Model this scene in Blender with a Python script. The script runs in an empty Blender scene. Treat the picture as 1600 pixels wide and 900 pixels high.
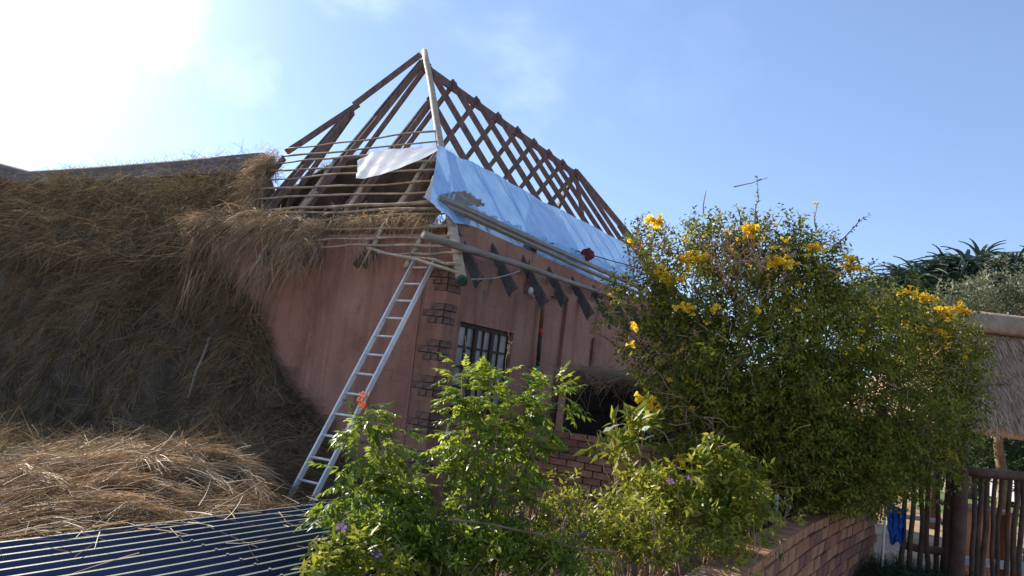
import bpy, math, random
import numpy as np
from math import radians, sin, cos, pi, sqrt
from mathutils import Vector, Matrix, Euler
random.seed(7); rng = np.random.default_rng(7)
S = bpy.context.scene; COL = S.collection
# ---------------------------------------------------------------- camera
FPX = 1080.0; PSI, TH, RHO = radians(32), radians(7.3), radians(7)
EYE = Vector((0, 0, 1.85))
FWD = Vector((cos(PSI)*cos(TH), sin(PSI)*cos(TH), sin(TH)))
R0 = Vector((sin(PSI), -cos(PSI), 0)); U0 = R0.cross(FWD)
RT = R0*cos(RHO)+U0*sin(RHO); UP = U0*cos(RHO)-R0*sin(RHO)
cd = bpy.data.cameras.new('camera'); cam = bpy.data.objects.new('camera', cd); COL.objects.link(cam)
m = Matrix((RT, UP, -FWD)).transposed().to_4x4(); m.translation = EYE
cam.matrix_world = m; cd.sensor_width = 36; cd.lens = 36*FPX/1600; cd.clip_end = 4000; cd.clip_start = .05
S.camera = cam
# ---------------------------------------------------------------- light
SUN_AZ, SUN_EL = radians(75.5), radians(25)
SD = Vector((cos(SUN_AZ)*cos(SUN_EL), sin(SUN_AZ)*cos(SUN_EL), sin(SUN_EL)))
sl = bpy.data.lights.new('sun', 'SUN'); sl.energy = 5.0; sl.angle = radians(.6); sl.color = (1, .93, .80)
so = bpy.data.objects.new('sun', sl); so.rotation_euler = SD.to_track_quat('Z', 'Y').to_euler(); COL.objects.link(so)
S.view_settings.view_transform = 'Standard'; S.view_settings.look = 'None'; S.view_settings.gamma = 1
S.view_settings.exposure = 0.97
W = bpy.data.worlds.new('World'); S.world = W; W.use_nodes = True
nt = W.node_tree; nt.nodes.clear(); N = nt.nodes.new; L = nt.links.new
def wm(op, a=None, b=None, c=None, cl=False):
    n = N('ShaderNodeMath'); n.operation = op; n.use_clamp = cl
    for i, v in enumerate((a, b, c)):
        if v is None: continue
        if isinstance(v, (int, float)): n.inputs[i].default_value = v
        else: L(v, n.inputs[i])
    return n.outputs[0]
sky = N('ShaderNodeTexSky'); sky.sky_type = 'NISHITA'; sky.sun_disc = False
sky.sun_elevation = SUN_EL; sky.sun_rotation = pi/2-SUN_AZ
sky.air_density = 1.0; sky.dust_density = .15; sky.ozone_density = 1.6; sky.altitude = 900
tc = N('ShaderNodeTexCoord')
dot = N('ShaderNodeVectorMath'); dot.operation = 'DOT_PRODUCT'; dot.inputs[1].default_value = SD; L(tc.outputs['Generated'], dot.inputs[0])
ca = wm('MAXIMUM', dot.outputs['Value'], 0.0)
glow = wm('ADD', wm('MULTIPLY', wm('POWER', ca, 9), .25), wm('MULTIPLY', wm('POWER', ca, 40), 3.5))
glow = wm('ADD', glow, wm('MULTIPLY', wm('POWER', ca, 3), .05))
nz = N('ShaderNodeTexNoise'); nz.inputs['Scale'].default_value = 2.6; nz.inputs['Detail'].default_value = 7; nz.inputs['Roughness'].default_value = .55
mp = N('ShaderNodeMapping'); mp.inputs['Scale'].default_value = (1, 1, 2.0); mp.inputs['Location'].default_value = (1.3, .4, 0)
L(tc.outputs['Generated'], mp.inputs[0]); L(mp.outputs[0], nz.inputs['Vector'])
mr = N('ShaderNodeMapRange'); mr.interpolation_type = 'SMOOTHERSTEP'
mr.inputs[1].default_value = .56; mr.inputs[2].default_value = .82; mr.inputs[3].default_value = 0; mr.inputs[4].default_value = 1
L(nz.outputs['Fac'], mr.inputs[0])
cl_amt = wm('MULTIPLY', mr.outputs[0], wm('ADD', wm('MULTIPLY', wm('POWER', ca, 6), 1.8), .25))
tot = wm('ADD', glow, cl_amt)
n2 = N('ShaderNodeTexNoise'); n2.inputs['Scale'].default_value = 14; n2.inputs['Detail'].default_value = 6; L(tc.outputs['Generated'], n2.inputs['Vector'])
for px_, py_, wd_, am_ in ((262, 34, .0028, 1.6), (235, 20, .0016, 1.2), (385, 115, .0018, .8), (870, 165, .004, .35), (1080, 120, .006, .12)):
    dd_ = (FWD+RT*((px_-800)/FPX)-UP*((py_-450)/FPX)).normalized()
    dn_ = N('ShaderNodeVectorMath'); dn_.operation = 'DOT_PRODUCT'; dn_.inputs[1].default_value = dd_; L(tc.outputs['Generated'], dn_.inputs[0])
    v_ = wm('SUBTRACT', 1.0, wm('DIVIDE', wm('SUBTRACT', 1.0, dn_.outputs['Value']), wd_))
    v_ = wm('MAXIMUM', wm('ADD', v_, wm('MULTIPLY', wm('SUBTRACT', n2.outputs['Fac'], .62), 3.2)), 0.0)
    tot = wm('ADD', tot, wm('MULTIPLY', wm('MINIMUM', wm('MULTIPLY', v_, wm('GREATER_THAN', dn_.outputs['Value'], 1-4*wd_)), 1.0), am_))
gc = N('ShaderNodeVectorMath'); gc.operation = 'SCALE'; gc.inputs[0].default_value = (1.0, .99, .95); L(tot, gc.inputs['Scale'])
tint = N('ShaderNodeVectorMath'); tint.operation = 'MULTIPLY'; tint.inputs[1].default_value = (1.02, 1.16, 1.46); gm_ = N('ShaderNodeGamma'); gm_.inputs['Gamma'].default_value = .64; L(sky.outputs[0], gm_.inputs[0]); L(gm_.outputs[0], tint.inputs[0])
ad = N('ShaderNodeVectorMath'); ad.operation = 'ADD'; L(tint.outputs[0], ad.inputs[0]); L(gc.outputs[0], ad.inputs[1])
bg = N('ShaderNodeBackground'); bg.inputs['Strength'].default_value = .138; L(ad.outputs[0], bg.inputs['Color'])
wo = N('ShaderNodeOutputWorld'); L(bg.outputs[0], wo.inputs[0])
S.cycles.transparent_max_bounces = 8; S.cycles.max_bounces = 6
# ---------------------------------------------------------------- picture to place: rays meet real planes of the site
def ray(x, y): return FWD+RT*((x-800)/FPX)-UP*((y-450)/FPX)
def at(x, y, d): return EYE+ray(x, y)*d
def pl(x, y, ax, v):
    d = ray(x, y); return EYE+d*((v-EYE[ax])/d[ax])
def onp(x, y, n, c, off=0.0):
    n = Vector(n); d = ray(x, y); return EYE+d*((n.dot(Vector(c))+off*n.length-n.dot(EYE))/n.dot(d))
# ---------------------------------------------------------------- materials
def mat(name, c1, c2=None, scale=6.0, rough=.85, bump=.0, bscale=40.0, tone=False, metal=0.0, trans=0.0, spec=.3, stretch=None, detail=6, grime=None, coat=0):
    M = bpy.data.materials.new(name); M.use_nodes = True; t = M.node_tree; n = t.nodes; l = t.links
    b = n['Principled BSDF']; b.inputs['Roughness'].default_value = rough; b.inputs['Metallic'].default_value = metal
    b.inputs['Specular IOR Level'].default_value = spec; b.inputs['Coat Weight'].default_value = coat
    c2 = c2 or c1
    tcn = n.new('ShaderNodeTexCoord'); mpn = n.new('ShaderNodeMapping'); l.new(tcn.outputs['Object'], mpn.inputs[0])
    if stretch: mpn.inputs['Scale'].default_value = stretch
    nn = n.new('ShaderNodeTexNoise'); nn.inputs['Scale'].default_value = scale; nn.inputs['Detail'].default_value = detail; nn.inputs['Roughness'].default_value = .62
    l.new(mpn.outputs[0], nn.inputs['Vector'])
    r = n.new('ShaderNodeMapRange'); r.inputs[1].default_value = .33; r.inputs[2].default_value = .67; l.new(nn.outputs['Fac'], r.inputs[0])
    f = r.outputs[0]
    if tone:
        a = n.new('ShaderNodeAttribute'); a.attribute_name = 'tone'
        mx = n.new('ShaderNodeMath'); mx.operation = 'MULTIPLY_ADD'; mx.inputs[1].default_value = .25; l.new(f, mx.inputs[0])
        m2 = n.new('ShaderNodeMath'); m2.operation = 'MULTIPLY'; m2.inputs[1].default_value = .8; l.new(a.outputs['Fac'], m2.inputs[0]); l.new(m2.outputs[0], mx.inputs[2])
        mx.use_clamp = True; f = mx.outputs[0]
    mix = n.new('ShaderNodeMix'); mix.data_type = 'RGBA'; mix.inputs[6].default_value = (*c1, 1); mix.inputs[7].default_value = (*c2, 1); l.new(f, mix.inputs[0])
    col = mix.outputs[2]
    if grime:
        g = n.new('ShaderNodeTexNoise'); g.inputs['Scale'].default_value = grime[1]; g.inputs['Detail'].default_value = 8; g.inputs['Roughness'].default_value = .7
        gm = n.new('ShaderNodeMapping'); gm.inputs['Scale'].default_value = grime[3] if len(grime) > 3 else (1, 1, 1); l.new(tcn.outputs['Object'], gm.inputs[0]); l.new(gm.outputs[0], g.inputs['Vector'])
        gr = n.new('ShaderNodeMapRange'); gr.inputs[1].default_value = grime[2]; gr.inputs[2].default_value = grime[2]+.18; l.new(g.outputs['Fac'], gr.inputs[0])
        gx = n.new('ShaderNodeMix'); gx.data_type = 'RGBA'; gx.inputs[7].default_value = (*grime[0], 1); l.new(gr.outputs[0], gx.inputs[0]); l.new(col, gx.inputs[6]); col = gx.outputs[2]
    if name == 'red_plaster':   # hairline cracks and drip streaks in the render coat
        for sc_c, wd_c, mp_c, amt in ((.8, .0025, (1, 1, .6), .55), (2.2, .10, (2.2, 2.2, .12), .28)):
            cn = n.new('ShaderNodeTexNoise'); cn.inputs['Scale'].default_value = sc_c; cn.inputs['Detail'].default_value = 7; cm = n.new('ShaderNodeMapping'); cm.inputs['Scale'].default_value = mp_c; l.new(tcn.outputs['Object'], cm.inputs[0]); l.new(cm.outputs[0], cn.inputs['Vector'])
            c1_ = n.new('ShaderNodeMath'); c1_.operation = 'SUBTRACT'; c1_.inputs[1].default_value = .5 if wd_c < .05 else .62; l.new(cn.outputs['Fac'], c1_.inputs[0])
            c2_ = n.new('ShaderNodeMath'); c2_.operation = 'ABSOLUTE'; l.new(c1_.outputs[0], c2_.inputs[0])
            c3_ = n.new('ShaderNodeMapRange'); c3_.inputs[1].default_value = 0; c3_.inputs[2].default_value = wd_c; c3_.inputs[3].default_value = amt; c3_.inputs[4].default_value = 0; l.new(c2_.outputs[0], c3_.inputs[0])
            cx = n.new('ShaderNodeMix'); cx.data_type = 'RGBA'; cx.inputs[7].default_value = (.11, .055, .04, 1); l.new(c3_.outputs[0], cx.inputs[0]); l.new(col, cx.inputs[6]); col = cx.outputs[2]
    l.new(col, b.inputs['Base Color'])
    if bump:
        bn = n.new('ShaderNodeTexNoise'); bn.inputs['Scale'].default_value = bscale; bn.inputs['Detail'].default_value = 5; l.new(mpn.outputs[0], bn.inputs['Vector'])
        bb = n.new('ShaderNodeBump'); bb.inputs['Strength'].default_value = bump; bb.inputs['Distance'].default_value = .02; l.new(bn.outputs['Fac'], bb.inputs['Height']); l.new(bb.outputs[0], b.inputs['Normal'])
    if trans:
        tr = n.new('ShaderNodeBsdfTranslucent'); ms = n.new('ShaderNodeMixShader'); ms.inputs[0].default_value = trans
        l.new(col, tr.inputs['Color']); l.new(b.outputs[0], ms.inputs[1]); l.new(tr.outputs[0], ms.inputs[2]); l.new(ms.outputs[0], n['Material Output'].inputs[0])
    return M
M = dict(
 plaster=mat('red_plaster', (.29, .132, .088), (.455, .235, .155), 1.1, .9, .9, 14, grime=((.19, .08, .05), 3.0, .56, (1, 1, .35))),
 quoin=mat('dark_brick', (.13, .075, .058), (.27, .15, .11), 9, .9, .4, 60),
 quoingap=mat('dark_joint', (.05, .034, .03), (.085, .052, .044), 20, .95, .2, 80),
 brick=mat('red_brick', (.27, .105, .052), (.42, .19, .10), 5, .9, .6, 70, grime=((.16, .08, .055), 11, .58)),
 brick2=mat('pale_brick', (.32, .14, .07), (.48, .25, .13), 6, .9, .6, 70, grime=((.2, .11, .075), 9, .6)),
 brick3=mat('burnt_brick', (.17, .075, .05), (.30, .13, .085), 7, .9, .6, 70),
 mortar=mat('mortar', (.10, .07, .052), (.15, .11, .08), 12, .95, .5, 80),
 gum=mat('gum_pole', (.36, .27, .18), (.56, .45, .32), 3, .7, .35, 30, stretch=(2, 2, 9)),
 batten=mat('batten_pole', (.26, .18, .11), (.52, .40, .26), 5, .75, .3, 40),
 plank=mat('old_rafter', (.12, .075, .06), (.24, .16, .13), 4, .85, .4, 40, stretch=(3, 3, 1)),
 tail=mat('shaded_tail', (.06, .06, .055), (.13, .125, .115), 6, .85, .3, 40),  # darker than the rafters: shade of the tails put into the colour
 grey=mat('weathered_pole', (.21, .17, .13), (.36, .30, .24), 3, .85, .4, 40, stretch=(1, 5, 5)),
 green=mat('treated_end', (.03, .07, .05), (.06, .12, .085), 30, .8, .3, 60),
 alu=mat('aluminium', (.72, .69, .64), (.86, .83, .77), 10, .35, .1, 80, metal=.25),
 straw=mat('straw', (.11, .062, .03), (.72, .50, .28), 2.5, .6, tone=True, trans=.30, spec=.35),
 oldthatch=mat('old_thatch', (.035, .028, .02), (.13, .10, .065), 2.5, .9, .9, 30, tone=False, detail=9),
 oldstraw=mat('old_straw', (.065, .046, .024), (.42, .29, .14), 1.1, .8, tone=True, trans=.15, spec=.2),
 cap=mat('ridge_cement', (.13, .12, .12), (.20, .185, .18), 4, .9, .5, 30),
 foil=mat('foil_sheet', (.24, .44, .68), (.44, .64, .84), 1.3, .24, 1.6, 4, spec=.7, trans=.15, metal=.35),
 white=mat('sunlit_foil', (.80, .82, .84), (.92, .93, .95), 3, .3, .3, 6, trans=.45, spec=.6),  # foil coloured white to paint in the sun glare
 navy=mat('navy_sheet', (.010, .022, .060), (.018, .036, .085), 3, .38, .05, 30, spec=.5, grime=((.05, .06, .07), 6, .60, (.3, 1, 1))),
 crest=mat('pale_crest', (.065, .08, .075), (.11, .125, .11), 8, .6, .1, 60),  # rib crests paler than the navy pans
 frame=mat('window_timber', (.035, .02, .014), (.07, .04, .025), 9, .6, .2, 40),
 red=mat('red_cloth', (.12, .02, .02), (.2, .035, .03), 8, .9, .3, 30),
 redpaint=mat('red_paint', (.5, .03, .03), rough=.5), greenpaint=mat('green_paint', (.01, .30, .16), (.015, .38, .2), 10, .45),
 brownpaint=mat('brown_timber', (.16, .07, .045), (.26, .12, .08), 9, .7, .2, 40),
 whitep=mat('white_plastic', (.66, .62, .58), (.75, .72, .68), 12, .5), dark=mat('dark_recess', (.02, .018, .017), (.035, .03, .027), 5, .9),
 soil=mat('soil', (.10, .06, .04), (.20, .12, .08), 3, .95, .8, 25),
 paving=mat('red_paving', (.36, .17, .12), (.48, .25, .18), 2, .9, .5, 20, grime=((.22, .12, .08), 5, .56)),
 ground=mat('dry_ground', (.26, .16, .085), (.48, .33, .19), .9, .95, .7, 8, grime=((.09, .11, .04), .6, .52)),
 lawn=mat('lawn', (.07, .13, .03), (.15, .22, .06), 1.5, .95, .8, 30),
 concrete=mat('concrete', (.26, .25, .23), (.40, .38, .35), 4, .9, .5, 30),
 stem=mat('stem_bark', (.13, .08, .05), (.30, .20, .12), 8, .8, .2, 40),
 dryst=mat('dry_stem', (.30, .19, .12), (.55, .38, .24), 8, .8),
 leafA=mat('bright_leaf', (.04, .10, .010), (.38, .44, .045), 3, .38, tone=True, trans=.55, spec=.38),
 leafB=mat('bush_leaf', (.018, .032, .007), (.36, .37, .045), 1.2, .46, tone=True, trans=.36, spec=.22),
 leafC=mat('border_leaf', (.05, .10, .012), (.50, .46, .05), 2.5, .45, tone=True, trans=.45, spec=.3),
 leafG=mat('grey_green_leaf', (.09, .11, .06), (.30, .31, .19), .6, .6, tone=True, trans=.3),
 aloe=mat('aloe_leaf', (.025, .05, .038), (.11, .16, .11), 1.5, .5, tone=True, trans=.1, spec=.4),
 leafD=mat('dark_leaf', (.012, .028, .010), (.05, .085, .025), 1.5, .5, tone=True, trans=.25),
 leafW=mat('silver_leaf', (.42, .46, .40), (.66, .70, .62), 5, .5, trans=.3),
 yflow=mat('yellow_petal', (.90, .50, .01), (1.0, .80, .08), 12, .5, tone=True, trans=.4),
 pink=mat('pink_petal', (.62, .16, .48), (.80, .34, .66), 12, .5, trans=.35), orangef=mat('dry_orange', (.55, .10, .02), (.8, .25, .06), 18, .7, tone=True, trans=.3),
 hut=mat('hut_thatch', (.36, .23, .14), (.60, .41, .27), 9, .95, 1.0, 34, stretch=(1, 1, .22), detail=9),
 hutcap=mat('hut_cap', (.26, .175, .105), (.42, .29, .18), 5, .95, .8, 40),
 fence=mat('fence_pole', (.075, .04, .026), (.15, .085, .055), 5, .85, .3, 30), blue=mat('blue_tarp', (.010, .045, .22), (.02, .09, .34), 5, .5, .3, 20, trans=.25),
 orangew=mat('orange_panel', (.40, .11, .035), (.52, .17, .06), 5, .6, .1, 30), car=mat('silver_paint', (.55, .56, .58), rough=.3, metal=.3, coat=.4),
 string=mat('string', (.42, .38, .32), rough=.9),
)
def glassmat():
    g = mat('dusty_glass', (.20, .19, .165), (.42, .40, .35), 2.5, .18, spec=.6); return g
M['glass'] = glassmat()
# ---------------------------------------------------------------- objects
def props(o, label=None, cat=None, group=None, kind=None):
    if label: o['label'] = label
    if cat: o['category'] = cat
    if group: o['group'] = group
    if kind: o['kind'] = kind
    return o
def thing(name, loc, label, cat, group=None):
    o = bpy.data.objects.new(name, None); COL.objects.link(o); o.location = loc; o.empty_display_size = .1
    return props(o, label, cat, group)
def wloc(o):
    v = Vector((0, 0, 0))
    while o is not None: v += o.location; o = o.parent
    return v
class MB:
    def __init__(s): s.v = []; s.f = []; s.sm = False
    def add(s, vs, fs):
        b = len(s.v); s.v += [tuple(p) for p in vs]; s.f += [tuple(i+b for i in f) for f in fs]; return s
    def box(s, c, d, rot=None):
        c = Vector(c); vs = []
        for k in range(8):
            p = Vector(((-.5, .5)[k & 1]*d[0], (-.5, .5)[k >> 1 & 1]*d[1], (-.5, .5)[k >> 2]*d[2]))
            if rot: p = rot@p
            vs.append(c+p)
        return s.add(vs, [(0, 2, 3, 1), (4, 5, 7, 6), (0, 1, 5, 4), (2, 6, 7, 3), (0, 4, 6, 2), (1, 3, 7, 5)])
    def b2(s, a, b):
        a = Vector(a); b = Vector(b); return s.box((a+b)/2, b-a)
    def beam(s, p, q, w, h, up=(0, 0, 1), seg=1, wob=0):
        p = Vector(p); q = Vector(q); d = (q-p).normalized(); sd = d.cross(Vector(up)).normalized(); u = sd.cross(d)
        vs = []; n = seg+1
        for i in range(n):
            c = p.lerp(q, i/seg)
            if wob and 0 < i < seg: c = c+sd*random.uniform(-wob, wob)+u*random.uniform(-wob, wob)
            vs += [c-sd*w/2-u*h/2, c+sd*w/2-u*h/2, c+sd*w/2+u*h/2, c-sd*w/2+u*h/2]
        fs = [(0, 1, 2, 3), (4*seg+3, 4*seg+2, 4*seg+1, 4*seg)]
        for i in range(seg):
            for k in range(4): a = 4*i+k; b = 4*i+(k+1) % 4; fs.append((a, a+4, b+4, b))
        return s.add(vs, fs)
    def tube(s, pts, rad, n=8, cap=True):
        pts = [Vector(p) for p in pts]; k = len(pts)
        if not hasattr(rad, '__len__'): rad = [rad]*k
        vs = []; fs = []; ref = None
        for i, p in enumerate(pts):
            d = (pts[min(i+1, k-1)]-pts[max(i-1, 0)]).normalized()
            if ref is None: ref = d.orthogonal().normalized()
            ref = (ref-d*ref.dot(d)).normalized(); b = d.cross(ref)
            for j in range(n): a = 2*pi*j/n; vs.append(p+(ref*cos(a)+b*sin(a))*rad[i])
        for i in range(k-1):
            for j in range(n): a = i*n+j; b2 = i*n+(j+1) % n; fs.append((a, b2, b2+n, a+n))
        if cap: fs += [tuple(range(n))[::-1], tuple(range((k-1)*n, k*n))]
        s.sm = n > 5
        return s.add(vs, fs)
    def build(s, name, m, parent=None, loc=None, smooth=None, mats=None):
        me = bpy.data.meshes.new(name); off = wloc(parent) if parent is not None else Vector(loc or (0, 0, 0))
        me.from_pydata([(p[0]-off[0], p[1]-off[1], p[2]-off[2]) for p in s.v], [], s.f); me.materials.append(m)
        if (s.sm if smooth is None else smooth): me.shade_smooth(); 
        me.update(); o = bpy.data.objects.new(name, me); COL.objects.link(o)
        if parent is not None: o.parent = parent
        else: o.location = off
        return o
def wobble(p, q, n, a):
    p = Vector(p); q = Vector(q); L_ = (q-p).length; out = []
    ph = [random.uniform(0, 6.28) for _ in range(6)]
    for i in range(n+1):
        t = i/n; e = min(1, 4*t, 4*(1-t))*.9+.1
        out.append(p.lerp(q, t)+Vector([a*e*(sin(ph[k]+t*4.5)+.5*sin(ph[k+3]+t*13)) for k in range(3)]))
    return out
def fast(name, V, F, m, parent=None, tone=None, loc=None, smooth=False):
    """V (n,3), F (m,3 or 4), tone per face"""
    me = bpy.data.meshes.new(name); off = wloc(parent) if parent is not None else Vector(loc or (0, 0, 0))
    V = (np.asarray(V, dtype=np.float32)-np.array(off, dtype=np.float32)); F = np.asarray(F, dtype=np.int32); k = F.shape[1]
    me.vertices.add(len(V)); me.vertices.foreach_set('co', V.reshape(-1)); me.loops.add(F.size); me.loops.foreach_set('vertex_index', F.reshape(-1))
    me.polygons.add(len(F)); me.polygons.foreach_set('loop_start', np.arange(0, F.size, k, dtype=np.int32)); 
    if smooth: me.polygons.foreach_set('use_smooth', np.ones(len(F), dtype=bool))
    if tone is not None:
        at_ = me.attributes.new('tone', 'FLOAT', 'FACE'); at_.data.foreach_set('value', np.asarray(tone, dtype=np.float32))
    me.materials.append(m); me.update(calc_edges=True); me.validate()
    o = bpy.data.objects.new(name, me); COL.objects.link(o)
    if parent is not None: o.parent = parent
    else: o.location = off
    return o
def unit(v): return v/np.maximum(np.linalg.norm(v, axis=-1, keepdims=True), 1e-9)
# ---- straw: thin bent ribbons
def straws(P, D, Ln, width=.006, droop=.25, seg=3, curl=.15):
    n = len(P); D = unit(D); rnd = rng.normal(size=(n, 3)); side = unit(np.cross(D, rnd)); bend = unit(np.cross(D, side))*rng.normal(0, curl, (n, 1))
    V = np.zeros((n, (seg+1)*2, 3)); w = width*rng.uniform(.6, 1.3, (n, 1))
    Ln = Ln.reshape(n, 1)
    for i in range(seg+1):
        t = i/seg; c = P+D*Ln*t+bend*Ln*t*t+np.array([0, 0, -1.])*droop*Ln*t*t
        ww = w*(1-.55*t)
        V[:, 2*i] = c-side*ww/2; V[:, 2*i+1] = c+side*ww/2
    base = (np.arange(n)*(seg+1)*2)[:, None]; F = []
    for i in range(seg): F.append(base+np.array([2*i, 2*i+1, 2*i+3, 2*i+2]))
    F = np.stack(F, 1).reshape(-1, 4); return V.reshape(-1, 3), F, seg
def straw_obj(name, P, D, Ln, m, parent=None, tone=None, **k):
    V, F, sg = straws(P, D, Ln, **k)
    if tone is None: tone = rng.uniform(0, 1, len(P))
    return fast(name, V, F, m, parent, np.repeat(tone, sg))
def tufts(centres, dirs, per, length, spread=.12, along=.25, jitter=.04, lj=.3):
    """bundles of straw sharing a direction"""
    n = len(centres); C_ = np.repeat(np.asarray(centres), per, 0); D_ = np.repeat(unit(np.asarray(dirs)), per, 0)
    P = C_+rng.normal(0, jitter, C_.shape)+D_*rng.uniform(-along, along, (len(C_), 1))
    D = unit(D_+rng.normal(0, spread, D_.shape)); Ln = length*rng.uniform(1-lj, 1+lj, len(C_))
    tone = np.clip(np.repeat(rng.uniform(0, 1, n)**1.3, per)+rng.normal(0, .18, len(C_)), 0, 1)
    return P, D, Ln, tone
# ---- leaves
LV = np.array([(0, 0, 0), (-.5, .42, .16), (0, .5, 0), (.5, .42, .16), (0, 1, -.12)]); LF = np.array([(0, 2, 1), (1, 2, 4), (0, 3, 2), (2, 3, 4)])
def leafmesh(P, D, Ln, wid, up=None):
    """P base, D direction, lengths; returns V,F"""
    n = len(P); D = unit(D); upv = rng.normal(size=(n, 3))*.75+np.array([0, 0, 1.]) if up is None else up
    X = unit(np.cross(D, upv)); Z = np.cross(X, D); Ln = np.asarray(Ln).reshape(n, 1); 
    V = np.zeros((n, 5, 3))
    for i, (a, b, c) in enumerate(LV): V[:, i] = P+X*(a*wid*Ln)+D*(b*Ln)+Z*(c*wid*Ln)
    F = (np.arange(n)*5)[:, None, None]+LF[None]
    return V.reshape(-1, 3), F.reshape(-1, 3)
def sprigs(C_, A, per, slen, leaf, wid=.38, ang=.9):
    """C_ sprig base, A axis -> leaves along every sprig"""
    n = len(C_); A = unit(A); ref = unit(np.cross(A, rng.normal(size=(n, 3)))); B = np.cross(A, ref)
    Ps = []; Ds = []
    for k in range(per):
        t = (k+.6)/per; th = k*2.4+rng.uniform(0, .6, n); sd = ref*np.cos(th)[:, None]+B*np.sin(th)[:, None]
        Ps.append(C_+A*(slen*t)); Ds.append(unit(A*(1.1-ang*.6)+sd*ang+rng.normal(0, .22, (n, 3))+np.array([0, 0, -.15])))
    P = np.stack(Ps, 1).reshape(-1, 3); D = np.stack(Ds, 1).reshape(-1, 3)
    Ln = leaf*rng.uniform(.65, 1.3, len(P)); return leafmesh(P, D, Ln, wid)
def blob_pts(c, r, n, shell=.5):
    if shell < 0: u = rng.normal(size=(n, 3))*np.array([.62, .62, .55]); return np.array(c)+u*np.array(r), u
    u = unit(rng.normal(size=(n, 3))); rad = (shell+(1-shell)*rng.uniform(0, 1, (n, 1)))**.7
    lump = 1+.26*np.sin(u[:, :1]*7+c[0]*3)+.14*np.sin(u[:, 1:2]*9+c[1]*5)+.12*np.sin(u[:, 2:]*8+c[2]*4)
    return np.array(c)+u*rad*np.array(r)*lump, u
def join(lst):
    Vs = []; Fs = []; o = 0
    for V, F in lst: Vs.append(V); Fs.append(F+o); o += len(V)
    return np.concatenate(Vs), np.concatenate(Fs)
def pxblob(x, y, d, rx, ry, rd=None):
    c = at(x, y, d); a = rx/FPX*d; b = ry/FPX*d; return np.array(c), np.array((a if rd is None else (a+rd)/2, a if rd is None else (a+rd)/2, b))
def foliage(name, blobs, dens, per, slen, leaf, m, parent, wid=.38, ang=.9, shell=.5, kind='stuff', up=.35, floor=None, tbias=0.):
    parts = []; tones = []
    for b in blobs:
        c, r = pxblob(*b[:6]) if len(b) > 2 else b
        dn = b[6] if len(b) > 6 else 1
        n = int(dens*dn*(r[0]*r[2]+r[0]*r[1]+.05))
        P, u = blob_pts(c, r, n, shell)
        if floor is not None: k = P[:, 2] > floor; P = P[k]; u = u[k]
        A = unit(u+rng.normal(0, .45, u.shape)+np.array([0, 0, up]))
        V, F = sprigs(P, A, per, slen, leaf, wid, ang); parts.append((V, F))
        t = np.clip(np.repeat(rng.beta(1.6, 2.2, len(P)), per)+rng.normal(0, .13, len(P)*per)+tbias, 0, 1); tones.append(np.repeat(t, 4))
    V, F = join(parts); o = fast(name, V, F, m, parent, np.concatenate(tones)); o['kind'] = kind; return o
def twigs(mb, base, tips, r0, n=5, wob=.05, sides=5):
    for tp in tips:
        L_ = (Vector(tp)-Vector(base)).length; pts = wobble(base, tp, n, wob*L_); mb.tube(pts, [r0*(1-.8*i/n) for i in range(n+1)], sides)
# ================================================================ SETTING
def sheet(name, x0, x1, y0, y1, z, m, nx=1, ny=1, amp=0):
    xs = np.linspace(x0, x1, nx+1); ys = np.linspace(y0, y1, ny+1); X, Y = np.meshgrid(xs, ys)
    Z = z+amp*(np.sin(X*1.3)+np.sin(Y*1.7+X*.6)+.6*np.sin(X*3.1+Y*2.3)); V = np.stack([X, Y, Z], -1).reshape(-1, 3)
    i = np.arange(nx*ny); r = i//nx; c = i % nx; a = r*(nx+1)+c; F = np.stack([a, a+1, a+nx+2, a+nx+1], 1)
    return props(fast(name, V, F, m, smooth=amp > 0), kind='structure')
sheet('ground', -1500, 1500, -1500, 1500, -.50, M['ground'])
sheet('lawn', 24, 60, -30, .4, -.496, M['lawn'])
sheet('yard', -2, 22, 4.05, 40, 0.0, M['soil'], 60, 60, .012)
sheet('path', 4.4, 22, 2.9, 4.05, .02, M['paving'], 20, 4, .004)
sheet('planting_bed', 1.2, 11.0, 1.2, 2.9, .38, M['soil'], 50, 12, .02)
props(MB().b2((1.2, 2.9, -.2), (11, 3.0, .42)).build('bed_kerb', M['concrete']), kind='structure')
props(MB().b2((4.4, 2.86, -.5), (22, 2.9, .016)).build('yard_edge', M['concrete']), kind='structure')
# ================================================================ HOUSE
KX, KY = 7.164, 5.467
B = Vector((6.774, 4.967, 2.95)); A = Vector((10.007, 9.008, 8.003)); sR = 1.2506; sH = 1.5632
nR = Vector((0, -sR, 1)); nH = Vector((-sH, 0, 1))            # outward normals of the two roof planes
XE = 17.05
house = thing('cottage', (KX, KY, 0), 'red plastered cottage with its thatch stripped and bare rafters showing', 'house')
def wallp(name, a, b, m='plaster'): return MB().b2(a, b).build(name, M[m], house)
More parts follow.
